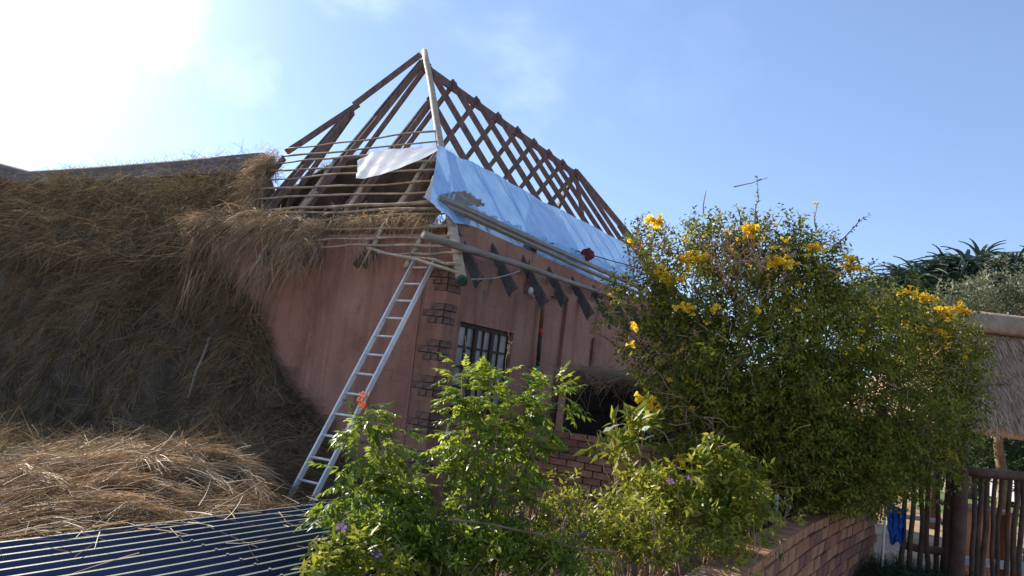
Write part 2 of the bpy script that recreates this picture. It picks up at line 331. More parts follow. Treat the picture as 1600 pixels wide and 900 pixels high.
# gable side wall (faces -X), and the long wall with window opening (faces -Y)
wx0, wx1, wz0, wz1 = 7.56, 8.95, 1.20, 2.51
wallp('side_wall', (KX, KY, 0), (KX+.23, 10.6, 3.62)); wallp('side_wall', (KX, 10.603, 0), (KX+.23, 30, 3.15))
rc0, rc1 = 9.98, 10.62
long = MB()
long.b2((KX+.231, KY, 0), (wx0, KY+.23, 3.40)); long.b2((wx0, KY, 0), (wx1, KY+.23, wz0)); long.b2((wx0, KY, wz1), (wx1, KY+.23, 3.40))
long.b2((wx1, KY, 0), (rc0, KY+.23, 3.40)); long.b2((rc0, KY+.07, 0), (rc1, KY+.23, 3.40)); long.b2((rc0, KY, 3.26), (rc1, KY+.069, 3.40)); long.b2((rc1, KY, 0), (XE+3.2, KY+.23, 3.40))
long.build('long_wall', M['plaster'], house)
MB().b2((KX+.18, 5.76, 3.60), (KX+.23, 10.55, 3.80)).build('beam_fill', M['plaster'], house)
MB().b2((KX+.18, 5.64, 3.38), (XE+3, 5.694, 3.89)).build('beam_fill', M['plaster'], house)
wallp('end_wall', (XE+2.97, KY+.231, 0), (XE+3.2, 12.6, 3.6)); wallp('back_wall', (KX+.231, 12.6, 0), (XE+3.2, 12.83, 3.6))
MB().b2((9.6, KY+.232, 0), (9.75, 12.59, 4.1)).build('inner_wall', M['brick3'], house)
MB().b2((KX+.232, KY+.232, .0), (XE+2.9, 12.59, .05)).build('floor_slab', M['concrete'], house)
# quoins
bm_cache = {}
def brick_mesh(key, d, m, bev=.006):
    if key in bm_cache: return bm_cache[key]
    x, y, z = d[0]/2, d[1]/2, d[2]/2; mb = MB()
    j = lambda: random.uniform(-.004, .004)
    ins = [(sx*x+j(), sy*y+j(), sz*z+j()) for sz in (-1, 1) for sy in (-1, 1) for sx in (-1, 1)]
    mb.add(ins, [(0, 2, 3, 1), (4, 5, 7, 6), (0, 1, 5, 4), (2, 6, 7, 3), (0, 4, 6, 2), (1, 3, 7, 5)])
    me = bpy.data.meshes.new('brick'); me.from_pydata(mb.v, [], mb.f); me.materials.append(m); bm_cache[key] = me; return me
def put(me, name, loc, parent, rot=None, sc=None):
    o = bpy.data.objects.new(name, me); COL.objects.link(o); o.parent = parent
    o.location = Vector(loc)-wloc(parent)
    if rot: o.rotation_euler = rot
    if sc: o.scale = sc
    return o
for qi, zt in enumerate((3.16, 2.70, 2.22, 1.75, 1.28, .80, .34)):
    if qi == 0: zt = 3.16
    rows = 4 if qi == 0 else 3
    for r in range(rows):
        z = zt-.052-r*.088-(.0 if qi else -.06)
        ll, rl = ((.22, .26), (.34, .16), (.24, .24), (.2, .3))[r % 4]
        # side facade pieces
        y = KY
        for w in ((ll,) if ll < .23 else (ll*.45, ll*.55)):
            put(brick_mesh(('qs', round(w, 3)), (.02, w-.012, .075), M['quoin']), 'brick', (KX-.006, y+w/2, z), house); y += w
        x = KX
        for w in ((rl,) if rl < .2 else (rl*.6, rl*.4)):
            put(brick_mesh(('ql', round(w, 3)), (w-.012, .02, .075), M['quoin']), 'brick', (x+w/2, KY-.006, z), house); x += w
        MB().b2((KX-.003, KY-.003, z-.046), (KX+.05, KY+ll+.008, z+.046)).b2((KX+.06, KY-.003, z-.046), (KX+rl+.008, KY+.05, z+.046)).build('joint', M['quoingap'], house)
# window
win = MB().b2((wx0, KY+.05, wz1-.06), (wx1, KY+.12, wz1)).b2((wx0, KY+.05, wz0), (wx1, KY+.12, wz0+.06)).b2((wx0, KY+.05, wz0+.06), (wx0+.05, KY+.12, wz1-.06)).b2((wx1-.05, KY+.05, wz0+.06), (wx1, KY+.12, wz1-.06)).build('window', M['frame'], house)
W3 = (wx1-wx0-.1)/3
for i in range(3):
    x0 = wx0+.05+i*W3
    if i: MB().b2((x0-.04, KY+.045, wz0+.061), (x0+.04, KY+.125, wz1-.061)).build('mullion', M['frame'], win)
    MB().b2((x0+W3/2-.014, KY+.06, wz0+.061), (x0+W3/2+.014, KY+.11, wz1-.061)).build('glazing_bar', M['frame'], win)
    for k in range(3):
        z = wz1-.06-(k+1)*.27; MB().b2((x0+.041 if i else x0+.002, KY+.063, z-.014), (x0+W3-.041, KY+.107, z+.014)).build('glazing_bar', M['frame'], win)
    for h in range(2):
        for k in range(4):
            zt = wz1-.062-k*.27; MB().b2((x0+h*W3/2+.004, KY+.083, zt-.262), (x0+(h+1)*W3/2-.004, KY+.089, zt)).build('pane', M['glass'], win)
MB().b2((wx0-.04, KY-.05, wz0-.07), (wx1+.04, KY+.049, wz0-.003)).build('window_sill', M['plaster'], house)
MB().b2((wx0, KY+.15, wz0), (wx1, KY+.16, wz1)).build('curtain', M['dark'], house)
# vertical pilaster strip further along
MB().b2((11.75, KY-.05, 0), (11.87, KY-.002, 2.75)).build('downpipe', M['brownpaint'], house)
# rafters
def zR(y): return B.z+(y-B.y)*sR
def zH(x): return B.z+(x-B.x)*sH
def rafter(p, q, w=.042, h=.115, m='plank', name='rafter'):
    p = Vector(p); q = Vector(q); return MB().beam(p, q, w, h, seg=3, wob=.006).build(name, M[m], house)
dn = Vector((0, 0, -.10))
Xs = [7.45, 8.34, 9.24, 10.12, 11.02, 11.92, 12.84, 13.75, 14.58, 15.40, 16.22, 17.05]
for i, x in enumerate(Xs):
    top = (A.y+.03, A.z+.03*sR) if x >= A.x else (B.y+(x-B.x)*(A.y-B.y)/(A.x-B.x), None)
    yt = top[0]; zt = zR(yt)
    ty = 5.12+random.uniform(0, .12)
    rafter((x, ty, zR(ty)-.10), (x, yt, zt-.10))
    MB().add([(x+sx, yy_, zz_) for sx in (-.027, .027) for yy_, zz_ in ((ty+.03, zR(ty)-.02), (ty+.08, zR(ty)-.21), (5.635, zR(5.635)-.19), (5.635, zR(5.635)-.03))], [(0, 1, 2, 3), (7, 6, 5, 4), (0, 4, 5, 1), (1, 5, 6, 2), (2, 6, 7, 3), (3, 7, 4, 0)]).build('rafter_tail', M['tail'], house)  # tail boards carry painted shade, darker than the rafter above
    if x >= A.x:   # far slope partner, crossing at the ridge
        rafter((x+.055, A.y-.03, A.z+.03*sR-.10), (x+.055, 13.1, A.z-(13.1-A.y)*sR-.10))
for j in range(1, 4):
    xx = A.x+(-.85 if j == 1 else -1.6-.0 if j == 2 else -2.3); rafter((xx, A.y+(A.x-xx)*1.0*.98, zH(xx)-.12), (xx, 13.1, zH(xx)-.12-(13.1-A.y-(A.x-xx)*.98)*sR)) if j == 1 else None
rafter((A.x-.05, A.y+.03, A.z-.18), (XE+.25, A.y+.03, A.z-.18), .05, .17, name='ridge_board')
# hips
hip = wobble(A+Vector((-.02, -.02, .10)), B+Vector((0, 0, .0)), 12, .012)
MB().tube(hip, [.056+.004*sin(i*2.1)+.014*i/12 for i in range(13)], 12).build('hip_pole', M['gum'], house, smooth=True)
hd = (B-A).normalized(); MB().tube([B+hd*.002, B+hd*.05], [.074, .070], 12).build('hip_pole_end', M['green'], house, smooth=False)
LH = onp(447, 238, nH, B); LHm = onp(553, 164, nH, B)
MB().beam(A+Vector((-.05, .04, .02)), LHm, .045, .11, seg=4, wob=.008).build('hip_rafter', M['plank'], house)
MB().beam(LHm+Vector((.06, -.06, .03)), LH, .045, .11, seg=4, wob=.008).build('hip_rafter', M['plank'], house)
# hip-end common rafters, in pairs of boards
def onH(x, y, off=0): return onp(x, y, nH, B, off)
for yy, top in ((6.85, None), (7.92, None), (9.0, None), (9.92, LHm), (10.72, LH)):
    xt = B.x+(yy-B.y)*(A.x-B.x)/(A.y-B.y) if yy <= A.y+.1 else (top.x if top is not None else A.x)
    for dy in (-.07, .10) if yy < 10.5 else (0,):
        xb = 6.95 if yy < 9.5 else (7.35 if yy < 10.5 else 7.5)
        MB().beam((xb, yy+dy, zH(xb)-.11), (xt, yy+dy*.35, zH(xt)-.11), .04, .11, up=(0, 0, 1), seg=4, wob=.008).build('rafter', M['plank'], house)
for (a, b) in (((667, 252), (618, 330)), ((567, 290), (540, 330)), ((525, 248), (468, 328)), ((668, 353), (634, 418)), ((612, 330), (582, 388)), ((632, 330), (640, 345)), ((495, 300), (468, 332))):
    p, q = onH(*a, .02), onH(*b, .02); MB().tube(wobble(p, q, 5, .008), [.034]*6, 8).build('rafter_pole', M['gum'], house)
MB().tube(wobble(onH(676, 338), onH(668, 420), 4, .01), [.012]*5, 6).build('brace', M['batten'], house)
bats = [((447, 232), (681, 205), .013), ((442, 244), (684, 221), .014), ((432, 256), (590, 241), .015), ((424, 267), (683, 251), .014), ((415, 281), (684, 265), .014), ((402, 296), (684, 282), .015),
 ((387, 312), (672, 300), .015), ((420, 328), (680, 315), .021), ((400, 332), (690, 326), .018), ((440, 345), (698, 334), .014), ((470, 361), (711, 352), .017), ((480, 377), (711, 368), .015), ((500, 386), (700, 384), .016),
 ((590, 395), (718, 396), .016), ((632, 401), (720, 413), .017)]
for a, b, r in bats:
    p, q = onH(*a, .07), onH(*b, .07); MB().tube(wobble(p, q, 12, .018), [1.25*r*(1.15-.4*i/12+random.uniform(-.1, .1)) for i in range(13)][::random.choice((1, -1))], 7).build('batten', M['batten'], house, smooth=True)
p, q = onH(576, 387, .07), onH(722, 428, .07); MB().tube(wobble(p, q, 9, .015), [.022]*10, 7).build('loose_batten', M['gum'], house, smooth=True)
# far hip end of the stripped roof
E0 = Vector((XE, A.y, A.z))
E1 = onp(1004, 436, nR, B)
for k, (dx, dy) in enumerate(((3.25, -4.04), (3.25, 0), (3.25, -1.3), (3.25, 1.3), (3.25, 4.04))):
    t1 = Vector((XE+dx, A.y+dy, B.z)); s0 = E0 if abs(dy) != 1.3 else E0+Vector((1.05*abs(dy)/1.3, dy, -1.63*abs(dy)/1.3))
    rafter(s0+Vector((0, 0, -.1)), t1+Vector((0, 0, .15)), .06 if abs(dy) < 4 else .09, .15)
for x in (17.95, 18.85, 19.6):
    y0 = A.y-4.04*(x-XE)/3.25; rafter((x, 5.15, zR(5.15)-.1), (x, y0, zR(y0)-.1)); rafter((x, 2*A.y-5.0, zR(5.0)-.1), (x, 2*A.y-y0, zR(y0)-.1))
# remaining thatch on the far slope, seen through the battens
nF = Vector((0, sR, 1))
def onF(x, y, off=0): return onp(x, y, nF, A, off)
def patch(name, top, bot, nu, nv, m, parent, amp=.02, n=Vector((0, 0, 1)), thick=0, lbl=None, fr=3.0, smooth=True, ripple=0, seed=0):
    def samp(c, t):
        k = t*(len(c)-1); i = min(int(k), len(c)-2); return Vector(c[i]).lerp(Vector(c[i+1]), k-i)
    V = []; n = n.normalized()
    for j in range(nv+1):
        for i in range(nu+1):
            u = i/nu; v = j/nv; p = samp(top, u).lerp(samp(bot, u), v)
            w = sin(u*fr*7+seed+v*2.1)*sin(v*5+u*11+seed)+.6*sin(u*fr*17+v*7+seed*2)+.5*sin(v*19+u*fr*5)
            V.append(p+n*(amp*w+ripple*(abs(sin(u*fr*9+v*1.4+seed))-.5)+(.0)))
    F = [(j*(nu+1)+i, j*(nu+1)+i+1, (j+1)*(nu+1)+i+1, (j+1)*(nu+1)+i) for j in range(nv) for i in range(nu)]
    mb = MB(); mb.add(V, F)
    if thick:
        k = len(V); mb.add([Vector(p)-n*thick for p in V], [f[::-1] for f in F]); nn_ = nu+1; ed = []
        b = [i for i in range(nn_)]+[j*nn_+nu for j in range(1, nv+1)]+[nv*nn_+i for i in range(nu-1, -1, -1)]+[j*nn_ for j in range(nv-1, 0, -1)]
        for q in range(len(b)): a_, c_ = b[q], b[(q+1) % len(b)]; mb.f.append((a_, a_+k, c_+k, c_))
    return mb.build(name, m, parent, smooth=smooth)
ft = [onF(424, 322), onF(452, 296), onF(480, 274), onF(510, 258), onF(545, 246), onF(600, 240), onF(690, 232), onF(730, 262)]
fb = [Vector((p.x+.3, 13.2, A.z-(13.2-A.y)*sR)) for p in ft]
patch('old_thatch', ft, fb, 60, 14, M['oldthatch'], house, .03, nF, thick=.16)
C_ = []; D_ = []
for i in range(len(ft)-1):
    for t in np.linspace(0, 1, 26): C_.append(tuple(ft[i].lerp(ft[i+1], t)-Vector((0, 0, random.uniform(.02, .25))))); D_.append((random.gauss(0, .4), -.35, .65))
P, D, Ln, tn = tufts(C_, D_, 12, .20, .25, .05, .06); o = straw_obj('thatch_edge', P, D, Ln, M['oldstraw'], house, tn, droop=.3); o['kind'] = 'stuff'
# ================================================================ WING WITH THATCH STILL ON
wing = thing('thatched_wing', (8.5, 12, 0), 'dark old thatched roof wing left of the bare rafters, straw sliding off it', 'thatched roof')
rid = [onp(x, y, Vector((1, 0, 0)), (8.55, 0, 0)) for x, y in ((412, 250), (330, 257), (250, 263), (150, 270), (90, 273.5), (50, 275.5), (22, 268), (0, 262), (-60, 245), (-160, 215))]
eav = [Vector((6.92+random.uniform(-.03, .03), p.y-.55 if i == 0 else p.y, 3.05)) for i, p in enumerate(rid)]
patch('thatch_slope', rid, eav, 160, 40, M['oldthatch'], wing, .045, nH, thick=.22, fr=5)
back = [Vector((10.3, p.y, 3.0)) for p in rid]
patch('back_slope', [p+Vector((.02, 0, 0)) for p in rid], back, 60, 6, M['oldthatch'], wing, .02, Vector((1, 0, 1)), thick=.2)
mb = MB()
cp = [p+Vector((0, 0, -.02)) for p in rid]; mb.tube([p+Vector((-.03, 0, .03)) for p in cp], [.13]*len(cp), 10); mb.build('ridge_cap', M['cap'], wing, smooth=True)
mb = MB(); mb.add([p+Vector((-.12, 0, -.02)) for p in rid]+[p+Vector((-.27, 0, -.30)) for p in rid]+[p+Vector((-.15, 0, -.36)) for p in rid], [(i, i+1, i+11, i+10) for i in range(9)]+[(i+10, i+11, i+21, i+20) for i in range(9)]); mb.build('cap_skirt', M['cap'], wing)
st = [p+Vector((-.31, 0, -.335+.01*sin(i*3))) for i, p in enumerate(rid[2:])]
MB().tube(st, .008, 5).build('binding_wire', M['string'], wing)
# straws lying over wing slope
def slope_pts(n, y0=10.6, y1=27, lo=0, hi=1):
    y = rng.uniform(y0, y1, n)**1.0; u = rng.uniform(lo, hi, n); ry = np.array([p.y for p in rid]); rz = np.array([p.z for p in rid]); zz = np.interp(y, ry, rz); 
    z = 3.05+(zz-3.05)*u; x = 6.9+(8.5-6.9)*u; return np.stack([x-.06, y, z+.05], 1)
Cw = slope_pts(1300, 10.6, 24, 0, .9); Dw = np.stack([rng.normal(-.5, .5, 1300), rng.normal(.0, .7, 1300), rng.normal(-.6, .5, 1300)], 1)
P, D, Ln, tn = tufts(Cw, Dw, 16, .42, .38, .25, .10); o = straw_obj('slipping_straw', P, D, Ln, M['oldstraw'], wing, tn, droop=.15, width=.009); o['kind'] = 'stuff'
k = 70; Cw = slope_pts(k, 11.2, 19, .96, 1.0)+np.array([0, 0, .05]); P, D, Ln, tn = tufts(Cw, np.stack([rng.normal(-.2, .5, k), rng.normal(0, .6, k), rng.uniform(.3, 1.1, k)], 1), 4, .35, .35, .1, .05)
o = straw_obj('stray_straw', P, D, Ln, M['oldstraw'], wing, tn, droop=.35, width=.006); o['kind'] = 'stuff'
# ================================================================ STRAW HEAP
hy = np.array([4.3, 5.6, 6.5, 7.0, 7.6, 8.1, 8.6, 9.1, 10, 12, 30]); hz = np.array([0, 0, .12, .55, 1.0, 1.35, 1.8, 2.4, 2.9, 3.1, 3.1])
def noise2(x, y, s, seed=0):
    return (np.sin(x*s+seed)+np.sin(y*s*1.13+seed*2.1)+np.sin((x+y)*s*.71+seed*.7)+np.sin((x*1.7-y*.9)*s+seed*1.7))/4
def heap_h(x, y):
    h0 = np.interp(y, hy, hz); d = np.clip(KX-x, 0, 9)
    wd = 1.15+.35*np.sin(y*1.1)+.12*np.sin(y*3.7)
    steep = h0*np.clip(1-(d/wd)**1.5, 0, 1)
    # broad low lobe lying toward the lean-to roof
    lob = .36*np.exp(-(((x-4.9)/1.35)**2+((y-7.5)/1.6)**2)**1.5)+.14*np.exp(-(((x-3.4)/1.7)**2+((y-8.8)/2.2)**2)**1.5)+.2*np.exp(-(((x-3.0)/2.4)**2+((y-12.5)/3.5)**2)**1.5)+.20*np.exp(-(((x-4.2)/1.9)**2+((y-6.0)/1.1)**2)**1.5)
    m_ = np.maximum(steep, lob)+.35*np.minimum(steep, lob)
    am = np.clip(m_*2.5, 0, 1)
    return m_+am*(.13*noise2(x, y, 2.3, 1)+.07*noise2(x, y, 5.1, 3)+.03*noise2(x, y, 12, 5))
hxs = np.linspace(-1.5, KX+.02, 150); hys = np.linspace(4.1, 28, 300); HX, HY = np.meshgrid(hxs, hys); HZ = heap_h(HX, HY)-.03
V = np.stack([HX, HY, HZ], -1).reshape(-1, 3); nx = 149; i = np.arange(nx*299); r = i//nx; c = i % nx; a = r*150+c; F = np.stack([a, a+1, a+151, a+150], 1)
heap = thing('straw_heap', (5, 8, 0), 'great heap of old thatching straw piled against the wall under the wing roof', 'straw heap')
fast('heap_core', V, F, M['oldthatch'], heap, smooth=True)['kind'] = 'stuff'
def heap_n(x, y):
    e = .06; return unit(np.stack([-(heap_h(x+e, y)-heap_h(x-e, y))/(2*e), -(heap_h(x, y+e)-heap_h(x, y-e))/(2*e), np.ones_like(x)], -1))
def heap_tufts(n, xr, yr, per, length, name, m, parent, flow=.6, tk=1.0, droop=.12, spread=.15, width=.007, minh=.06, lift=.03, fd=None, steep_only=False):
    x = rng.uniform(*xr, n); y = rng.uniform(*yr, n); h = heap_h(x, y); nn_ = heap_n(x, y)
    if steep_only: pass
    k = h > minh; x, y, h, nn_ = x[k], y[k], h[k], nn_[k]
    gx = nn_[:, 0]; gy = nn_[:, 1]; d0 = np.stack([gx, gy, -np.hypot(gx, gy)**2*1.2], 1)*flow*1.1+rng.normal(0, .8, (len(x), 3))
    if fd is not None: d0 = d0*.35+np.array(fd)*rng.choice([1, 1, 1, -.6], (len(x), 1))+rng.normal(0, .3, (len(x), 3))
    d0 = d0-nn_*(np.sum(d0*nn_, 1, keepdims=True))+nn_*rng.uniform(.0, .18, (len(x), 1))
    P, D, Ln, tn = tufts(np.stack([x, y, h+lift], 1), d0, per, length, spread, length*.45, .05)
    o = straw_obj(name, P, D, Ln, m, parent, tn*tk, droop=droop, width=width); o['kind'] = 'stuff'; return o
heap_tufts(2600, (5.3, 7.2), (6.4, 17), 22, .42, 'steep_straw', M['oldstraw'], heap, droop=.1, spread=.3)
heap_tufts(1500, (-1, 6), (7.5, 20), 20, .5, 'dull_straw', M['oldstraw'], heap, spread=.3)
fresh = thing('fresh_straw', (4.5, 7, 0), 'pale loose straw spread over the foot of the heap beside the ladder', 'straw')
heap_tufts(330, (2.3, 6.3), (5.2, 7.9), 30, .50, 'long_straw', M['straw'], fresh, flow=.3, spread=.09, lift=.07, fd=(.75, -.35, 0), minh=.03, width=.0055, tk=.3)  # toned down as the dark ground between lit ridges
heap_tufts(260, (1.5, 6.6), (4.6, 8.6), 16, .35, 'short_straw', M['straw'], fresh, flow=.3, spread=.35, lift=.05, minh=-1, tk=.3)
def on_heap(x, y):
    d = ray(x, y); 
    for t in np.linspace(4, 14, 400):
        q = EYE+d*t
        if q.z < float(heap_h(np.array(q.x), np.array(q.y)))+.06: return q
    return pl(x, y, 2, .1)
for arc_ in (((112, 680), (160, 688), (210, 712), (240, 735)), ((172, 664), (230, 680), (280, 708), (305, 735)), ((325, 690), (365, 700), (395, 728)), ((235, 700), (215, 735), (160, 765)), ((270, 735), (310, 745), (345, 775)), ((330, 735), (370, 745), (400, 775)), ((150, 770), (220, 765), (280, 785)), ((20, 745), (70, 760), (120, 790)), ((100, 800), (160, 795), (230, 812)), ((40, 730), (110, 735), (170, 730)), ((300, 715), (345, 722), (380, 738))):
    pts = [on_heap(*q)+Vector((0, 0, .05)) for q in arc_]; C_ = []; D_ = []
    for i in range(len(pts)-1):
        for t in np.linspace(0, 1, 6): C_.append(tuple(pts[i].lerp(pts[i+1], t)+Vector((0, 0, random.uniform(0, .05))))); D_.append(tuple((pts[i+1]-pts[i]).normalized()+Vector((0, 0, .10))))
    P, D, Ln, tn = tufts(C_, D_, 34, .36, .10, .12, .035); o = straw_obj('straw_bundle', P, D, Ln, M['straw'], fresh, np.clip(tn*.4+.6, 0, 1), droop=.22, width=.0065); o['kind'] = 'stuff'  # bundles toned pale to paint sunlit ridges on the heap
# broken stick in the heap
p = at(327, 528, 10.6); q = at(294, 622, 9.9)
o = MB().tube(wobble(p, q, 5, .01), [.022, .024, .022, .02, .018, .014], 7).build('stick', M['grey'], loc=tuple((p+q)/2)); props(o, 'thin grey stick stuck upright in the dark straw left of the ladder', 'stick')
# ================================================================ STRAW BEARD ON THE EAVE
beard = thing('eave_straw', tuple(onH(420, 370)), 'shaggy pale straw fringe hanging over the eave at the left end of the battens', 'straw')
def curve_tufts(pxs, n, per, length, dirs, spread, m, name, off=.08, wid=.006, jit=.05, droop=.5, parent=beard, js=8):
    C_ = []; D_ = []
    for _ in range(n):
        k = random.uniform(0, len(pxs)-1); i = min(int(k), len(pxs)-2); t = k-i
        x = pxs[i][0]*(1-t)+pxs[i+1][0]*t+random.gauss(0, js); y = pxs[i][1]*(1-t)+pxs[i+1][1]*t+random.gauss(0, js*.8)
        C_.append(tuple(onH(x, y, off+random.uniform(0, .1)))); D_.append([random.gauss(dirs[0][q], dirs[1][q]) for q in range(3)])
    P, D, Ln, tn = tufts(C_, D_, per, length, spread, length*.4, jit); o = straw_obj(name, P, D, Ln, m, parent, tn, droop=droop, width=wid); o['kind'] = 'stuff'
curve_tufts([(300, 352), (345, 345), (400, 342), (450, 348), (500, 354)], 190, 22, .36, ((-.35, .0, -.15), (.35, .8, .4)), .40, M['straw'], 'top_straw', js=9)
curve_tufts([(290, 370), (350, 372), (420, 368), (460, 372), (500, 370)], 80, 13, .30, ((-.2, .0, -.7), (.35, .6, .4)), .38, M['straw'], 'hanging_straw', js=11)
curve_tufts([(400, 395), (440, 400), (480, 392)], 30, 10, .35, ((-.1, -.1, -1), (.2, .5, .2)), .35, M['straw'], 'lower_straw', js=12)
curve_tufts([(320, 400), (380, 415), (440, 410)], 45, 8, .38, ((0, .0, -1), (.3, .4, .2)), .3, M['oldstraw'], 'dark_straw', js=16, off=-.05)
curve_tufts([(288, 375), (300, 420), (310, 440)], 16, 8, .4, ((-.1, .1, -1), (.1, .2, .2)), .2, M['straw'], 'side_straw', js=6)
curve_tufts([(520, 350), (600, 345), (690, 340)], 230, 7, .20, ((-.2, -.1, -.4), (.4, .9, .4)), .5, M['straw'], 'batten_straw', js=7, off=.0)
curve_tufts([(545, 385), (570, 395), (590, 380), (650, 350)], 18, 5, .28, ((-.1, -.1, -1), (.3, .3, .3)), .3, M['straw'], 'dangling_straw', js=9, off=.05)
curve_tufts([(432, 244), (418, 250), (410, 262), (402, 290), (392, 318)], 120, 14, .34, ((-.2, .4, -.6), (.3, .5, .4)), .3, M['straw'], 'edge_straw', js=5, off=.05)
# ================================================================ SHEETS ON THE ROOF
def onR(x, y, off=0): return onp(x, y, nR, B, off)
tarp = thing('foil_tarpaulin', tuple(onR(800, 340)), 'long blue foil sheet laid along the lower right roof slope, bunched at the hip', 'tarpaulin')
top = [(684, 227), (694, 232), (712, 243), (735, 252), (770, 268), (800, 287), (840, 311), (880, 330), (920, 350), (960, 371), (985, 386), (1010, 425)]
bot = [(672, 316), (690, 331), (712, 348), (735, 354), (768, 369), (800, 381), (836, 400), (868, 413), (900, 428), (930, 441), (965, 453), (1010, 464)]
patch('sheet', [onR(*p, (.15, .15, .10, .05)[i] if i < 4 else .035) for i, p in enumerate(top)], [onR(*p, (.16, .16, .12, .05)[i] if i < 4 else .035) for i, p in enumerate(bot)], 150, 40, M['foil'], tarp, .008, nR, fr=3.1, ripple=.014)
patch('fold', [onR(x, y, .13) for x, y in ((682, 300), (720, 318), (770, 338), (820, 360), (880, 384), (940, 408), (990, 430))], [onR(x, y, .055) for x, y in ((684, 318), (722, 336), (772, 356), (822, 376), (880, 400), (940, 424), (990, 444))], 60, 10, M['foil'], tarp, .03, nR, fr=6, ripple=.05, seed=2)
patch('hip_flap', [onH(x, y, .10) for x, y in ((684, 262), (688, 268), (697, 280))], [onH(x, y, .30) for x, y in ((661, 308), (675, 316), (692, 312))], 16, 16, M['white'], tarp, .012, nH, fr=2)  # white colour paints glare on this flap of the foil
patch('grey_fold', [onR(x, y, .16) for x, y in ((692, 306), (712, 297), (735, 303), (757, 318))], [onR(x, y, .10) for x, y in ((690, 316), (712, 320), (735, 326), (757, 322))], 20, 10, M['grey'], tarp, .03, nR, fr=3)
wt = patch('sunlit_sheet', [onH(x, y, .05+(x-560)*.0035) for x, y in ((560, 252), (583, 239), (610, 233), (640, 231), (682, 228))], [onH(x, y, .34+(x-560)*.0035) for x, y in ((556, 279), (580, 277), (605, 268), (640, 255), (683, 236))], 40, 16, M['white'], None, .018, nH, fr=1.4, seed=4)  # tilted to catch sun; white colour stands in for glare
props(wt, 'small sheet, white with sun glare, draped over the upper battens left of the hip pole', 'tarpaulin')
def polething(name, pts, r, m, label, cat='pole', n=8, endm=None):
    c = pts[len(pts)//2]; o = MB().tube(pts, r, n).build(name, m, loc=tuple(c), smooth=True); return props(o, label, cat)
def planks(a, b, off, w, label, h=.05):
    p, q = onR(*a, off), onR(*b, off); o = MB().beam(p, q, w, h, up=tuple(nR), seg=8, wob=.006).build('plank', M['grey'], loc=tuple((p+q)/2)); props(o, label, 'plank')
planks((690, 309), (1005, 452), .19, .10, 'upper long grey plank lying on the blue sheet, its left end at the hip')
planks((698, 322), (1005, 462), .15, .07, 'lower long grey plank lying just below the other on the blue sheet')
p, q = onR(664, 368, .16), onR(972, 468, .05); polething('pole', wobble(p, q, 10, .015), [.052-.0018*i for i in range(11)], M['grey'], 'long round grey pole slung across the rafter tails below the blue sheet')
# red bundle and straps
c = onR(918, 398, .16); mb = MB(); pts = []
import bmesh
def lump(name, c, r, m, parent=None, amp=.2, sub=3):
    bm = bmesh.new(); bmesh.ops.create_icosphere(bm, subdivisions=sub, radius=1)
    for v in bm.verts:
        k = 1+amp*(sin(v.co.x*4+c[0])*sin(v.co.y*5)+.5*sin(v.co.z*9+v.co.x*7)); v.co = Vector((v.co.x*r[0]*k, v.co.y*r[1]*k, v.co.z*r[2]*k))
    me = bpy.data.meshes.new(name); bm.to_mesh(me); bm.free(); me.shade_smooth(); me.materials.append(m); o = bpy.data.objects.new(name, me); COL.objects.link(o)
    if parent is not None: o.parent = parent; o.location = Vector(c)-wloc(parent)
    else: o.location = c
    return o
props(lump('cloth_bundle', tuple(c), (.17, .11, .12), M['red']), 'dark red bundled cloth resting on the planks over the blue sheet', 'cloth')
p, q = onR(862, 380, .12), onR(1000, 420, .06); polething('strap', wobble(p, q, 8, .012), .012, M['dark'], 'thin dark rope crossing the blue sheet behind the red bundle', 'rope', 5)
# string with dry bits
p, q = B+Vector((.12, -.06, .03)), onp(812, 423, Vector((0, 1, 0)), (0, 5.2, 0)); sg = thing('string', tuple(p), 'string from the hip pole end with dry stalks dangling from it', 'string')
cv = [p.lerp(q, t)+Vector((0, 0, -.04*sin(pi*t))) for t in np.linspace(0, 1, 9)]; MB().tube(cv, .008, 5).build('cord', M['string'], sg)
mb = MB()
for t, l in ((.25, .25), (.3, .4), (.35, .3), (.38, .45), (.42, .2)):
    a_ = p.lerp(q, t); mb.tube(wobble(a_, a_+Vector((random.uniform(-.1, 0), 0, -l)), 4, .012), [.012, .014, .012, .01, .004], 5)
mb.build('dry_stalk', M['stem'], sg)
# cable on side wall
cb = [onp(x, y, Vector((1, 0, 0)), (KX-.012, 0, 0)) for x, y in ((661, 425), (658, 462), (653, 500), (648, 540), (643, 580), (638, 625), (631, 680), (626, 730), (623, 800))]
o = MB().tube(cb, .011, 6).build('cable', mat('cable', (.36, .20, .16), rough=.7), loc=tuple(cb[4])); props(o, 'thin cable running down the side wall between ladder and corner bricks', 'cable')
# lamp / camera
c = onp(830, 457, Vector((0, 1, 0)), (0, KY-.06, 0)); sc_ = thing('security_lamp', tuple(c), 'small white security lamp with a dark sensor fixed under the rafter tails', 'lamp')
lump('lamp_body', tuple(c+Vector((-.02, 0, .02))), (.045, .05, .065), M['whitep'], sc_, .05, 2); MB().beam(c+Vector((-.1, .055, -.02)), c+Vector((-.1, .055, .12)), .07, .02, up=(0, 1, 0)).build('mounting_plate', M['brownpaint'], sc_)
MB().tube([c+Vector((0, 0, -.03)), c+Vector((.06, -.02, -.05)), c+Vector((.11, -.03, -.04))], .012, 6).build('arm', M['whitep'], sc_)
lump('sensor', tuple(c+Vector((.16, -.02, -.035))), (.045, .04, .035), M['dark'], sc_, .03, 2); MB().tube([c+Vector((-.1, .04, .12)), c+Vector((-.1, .04, .5))], .008, 5).build('wire', M['dark'], sc_)
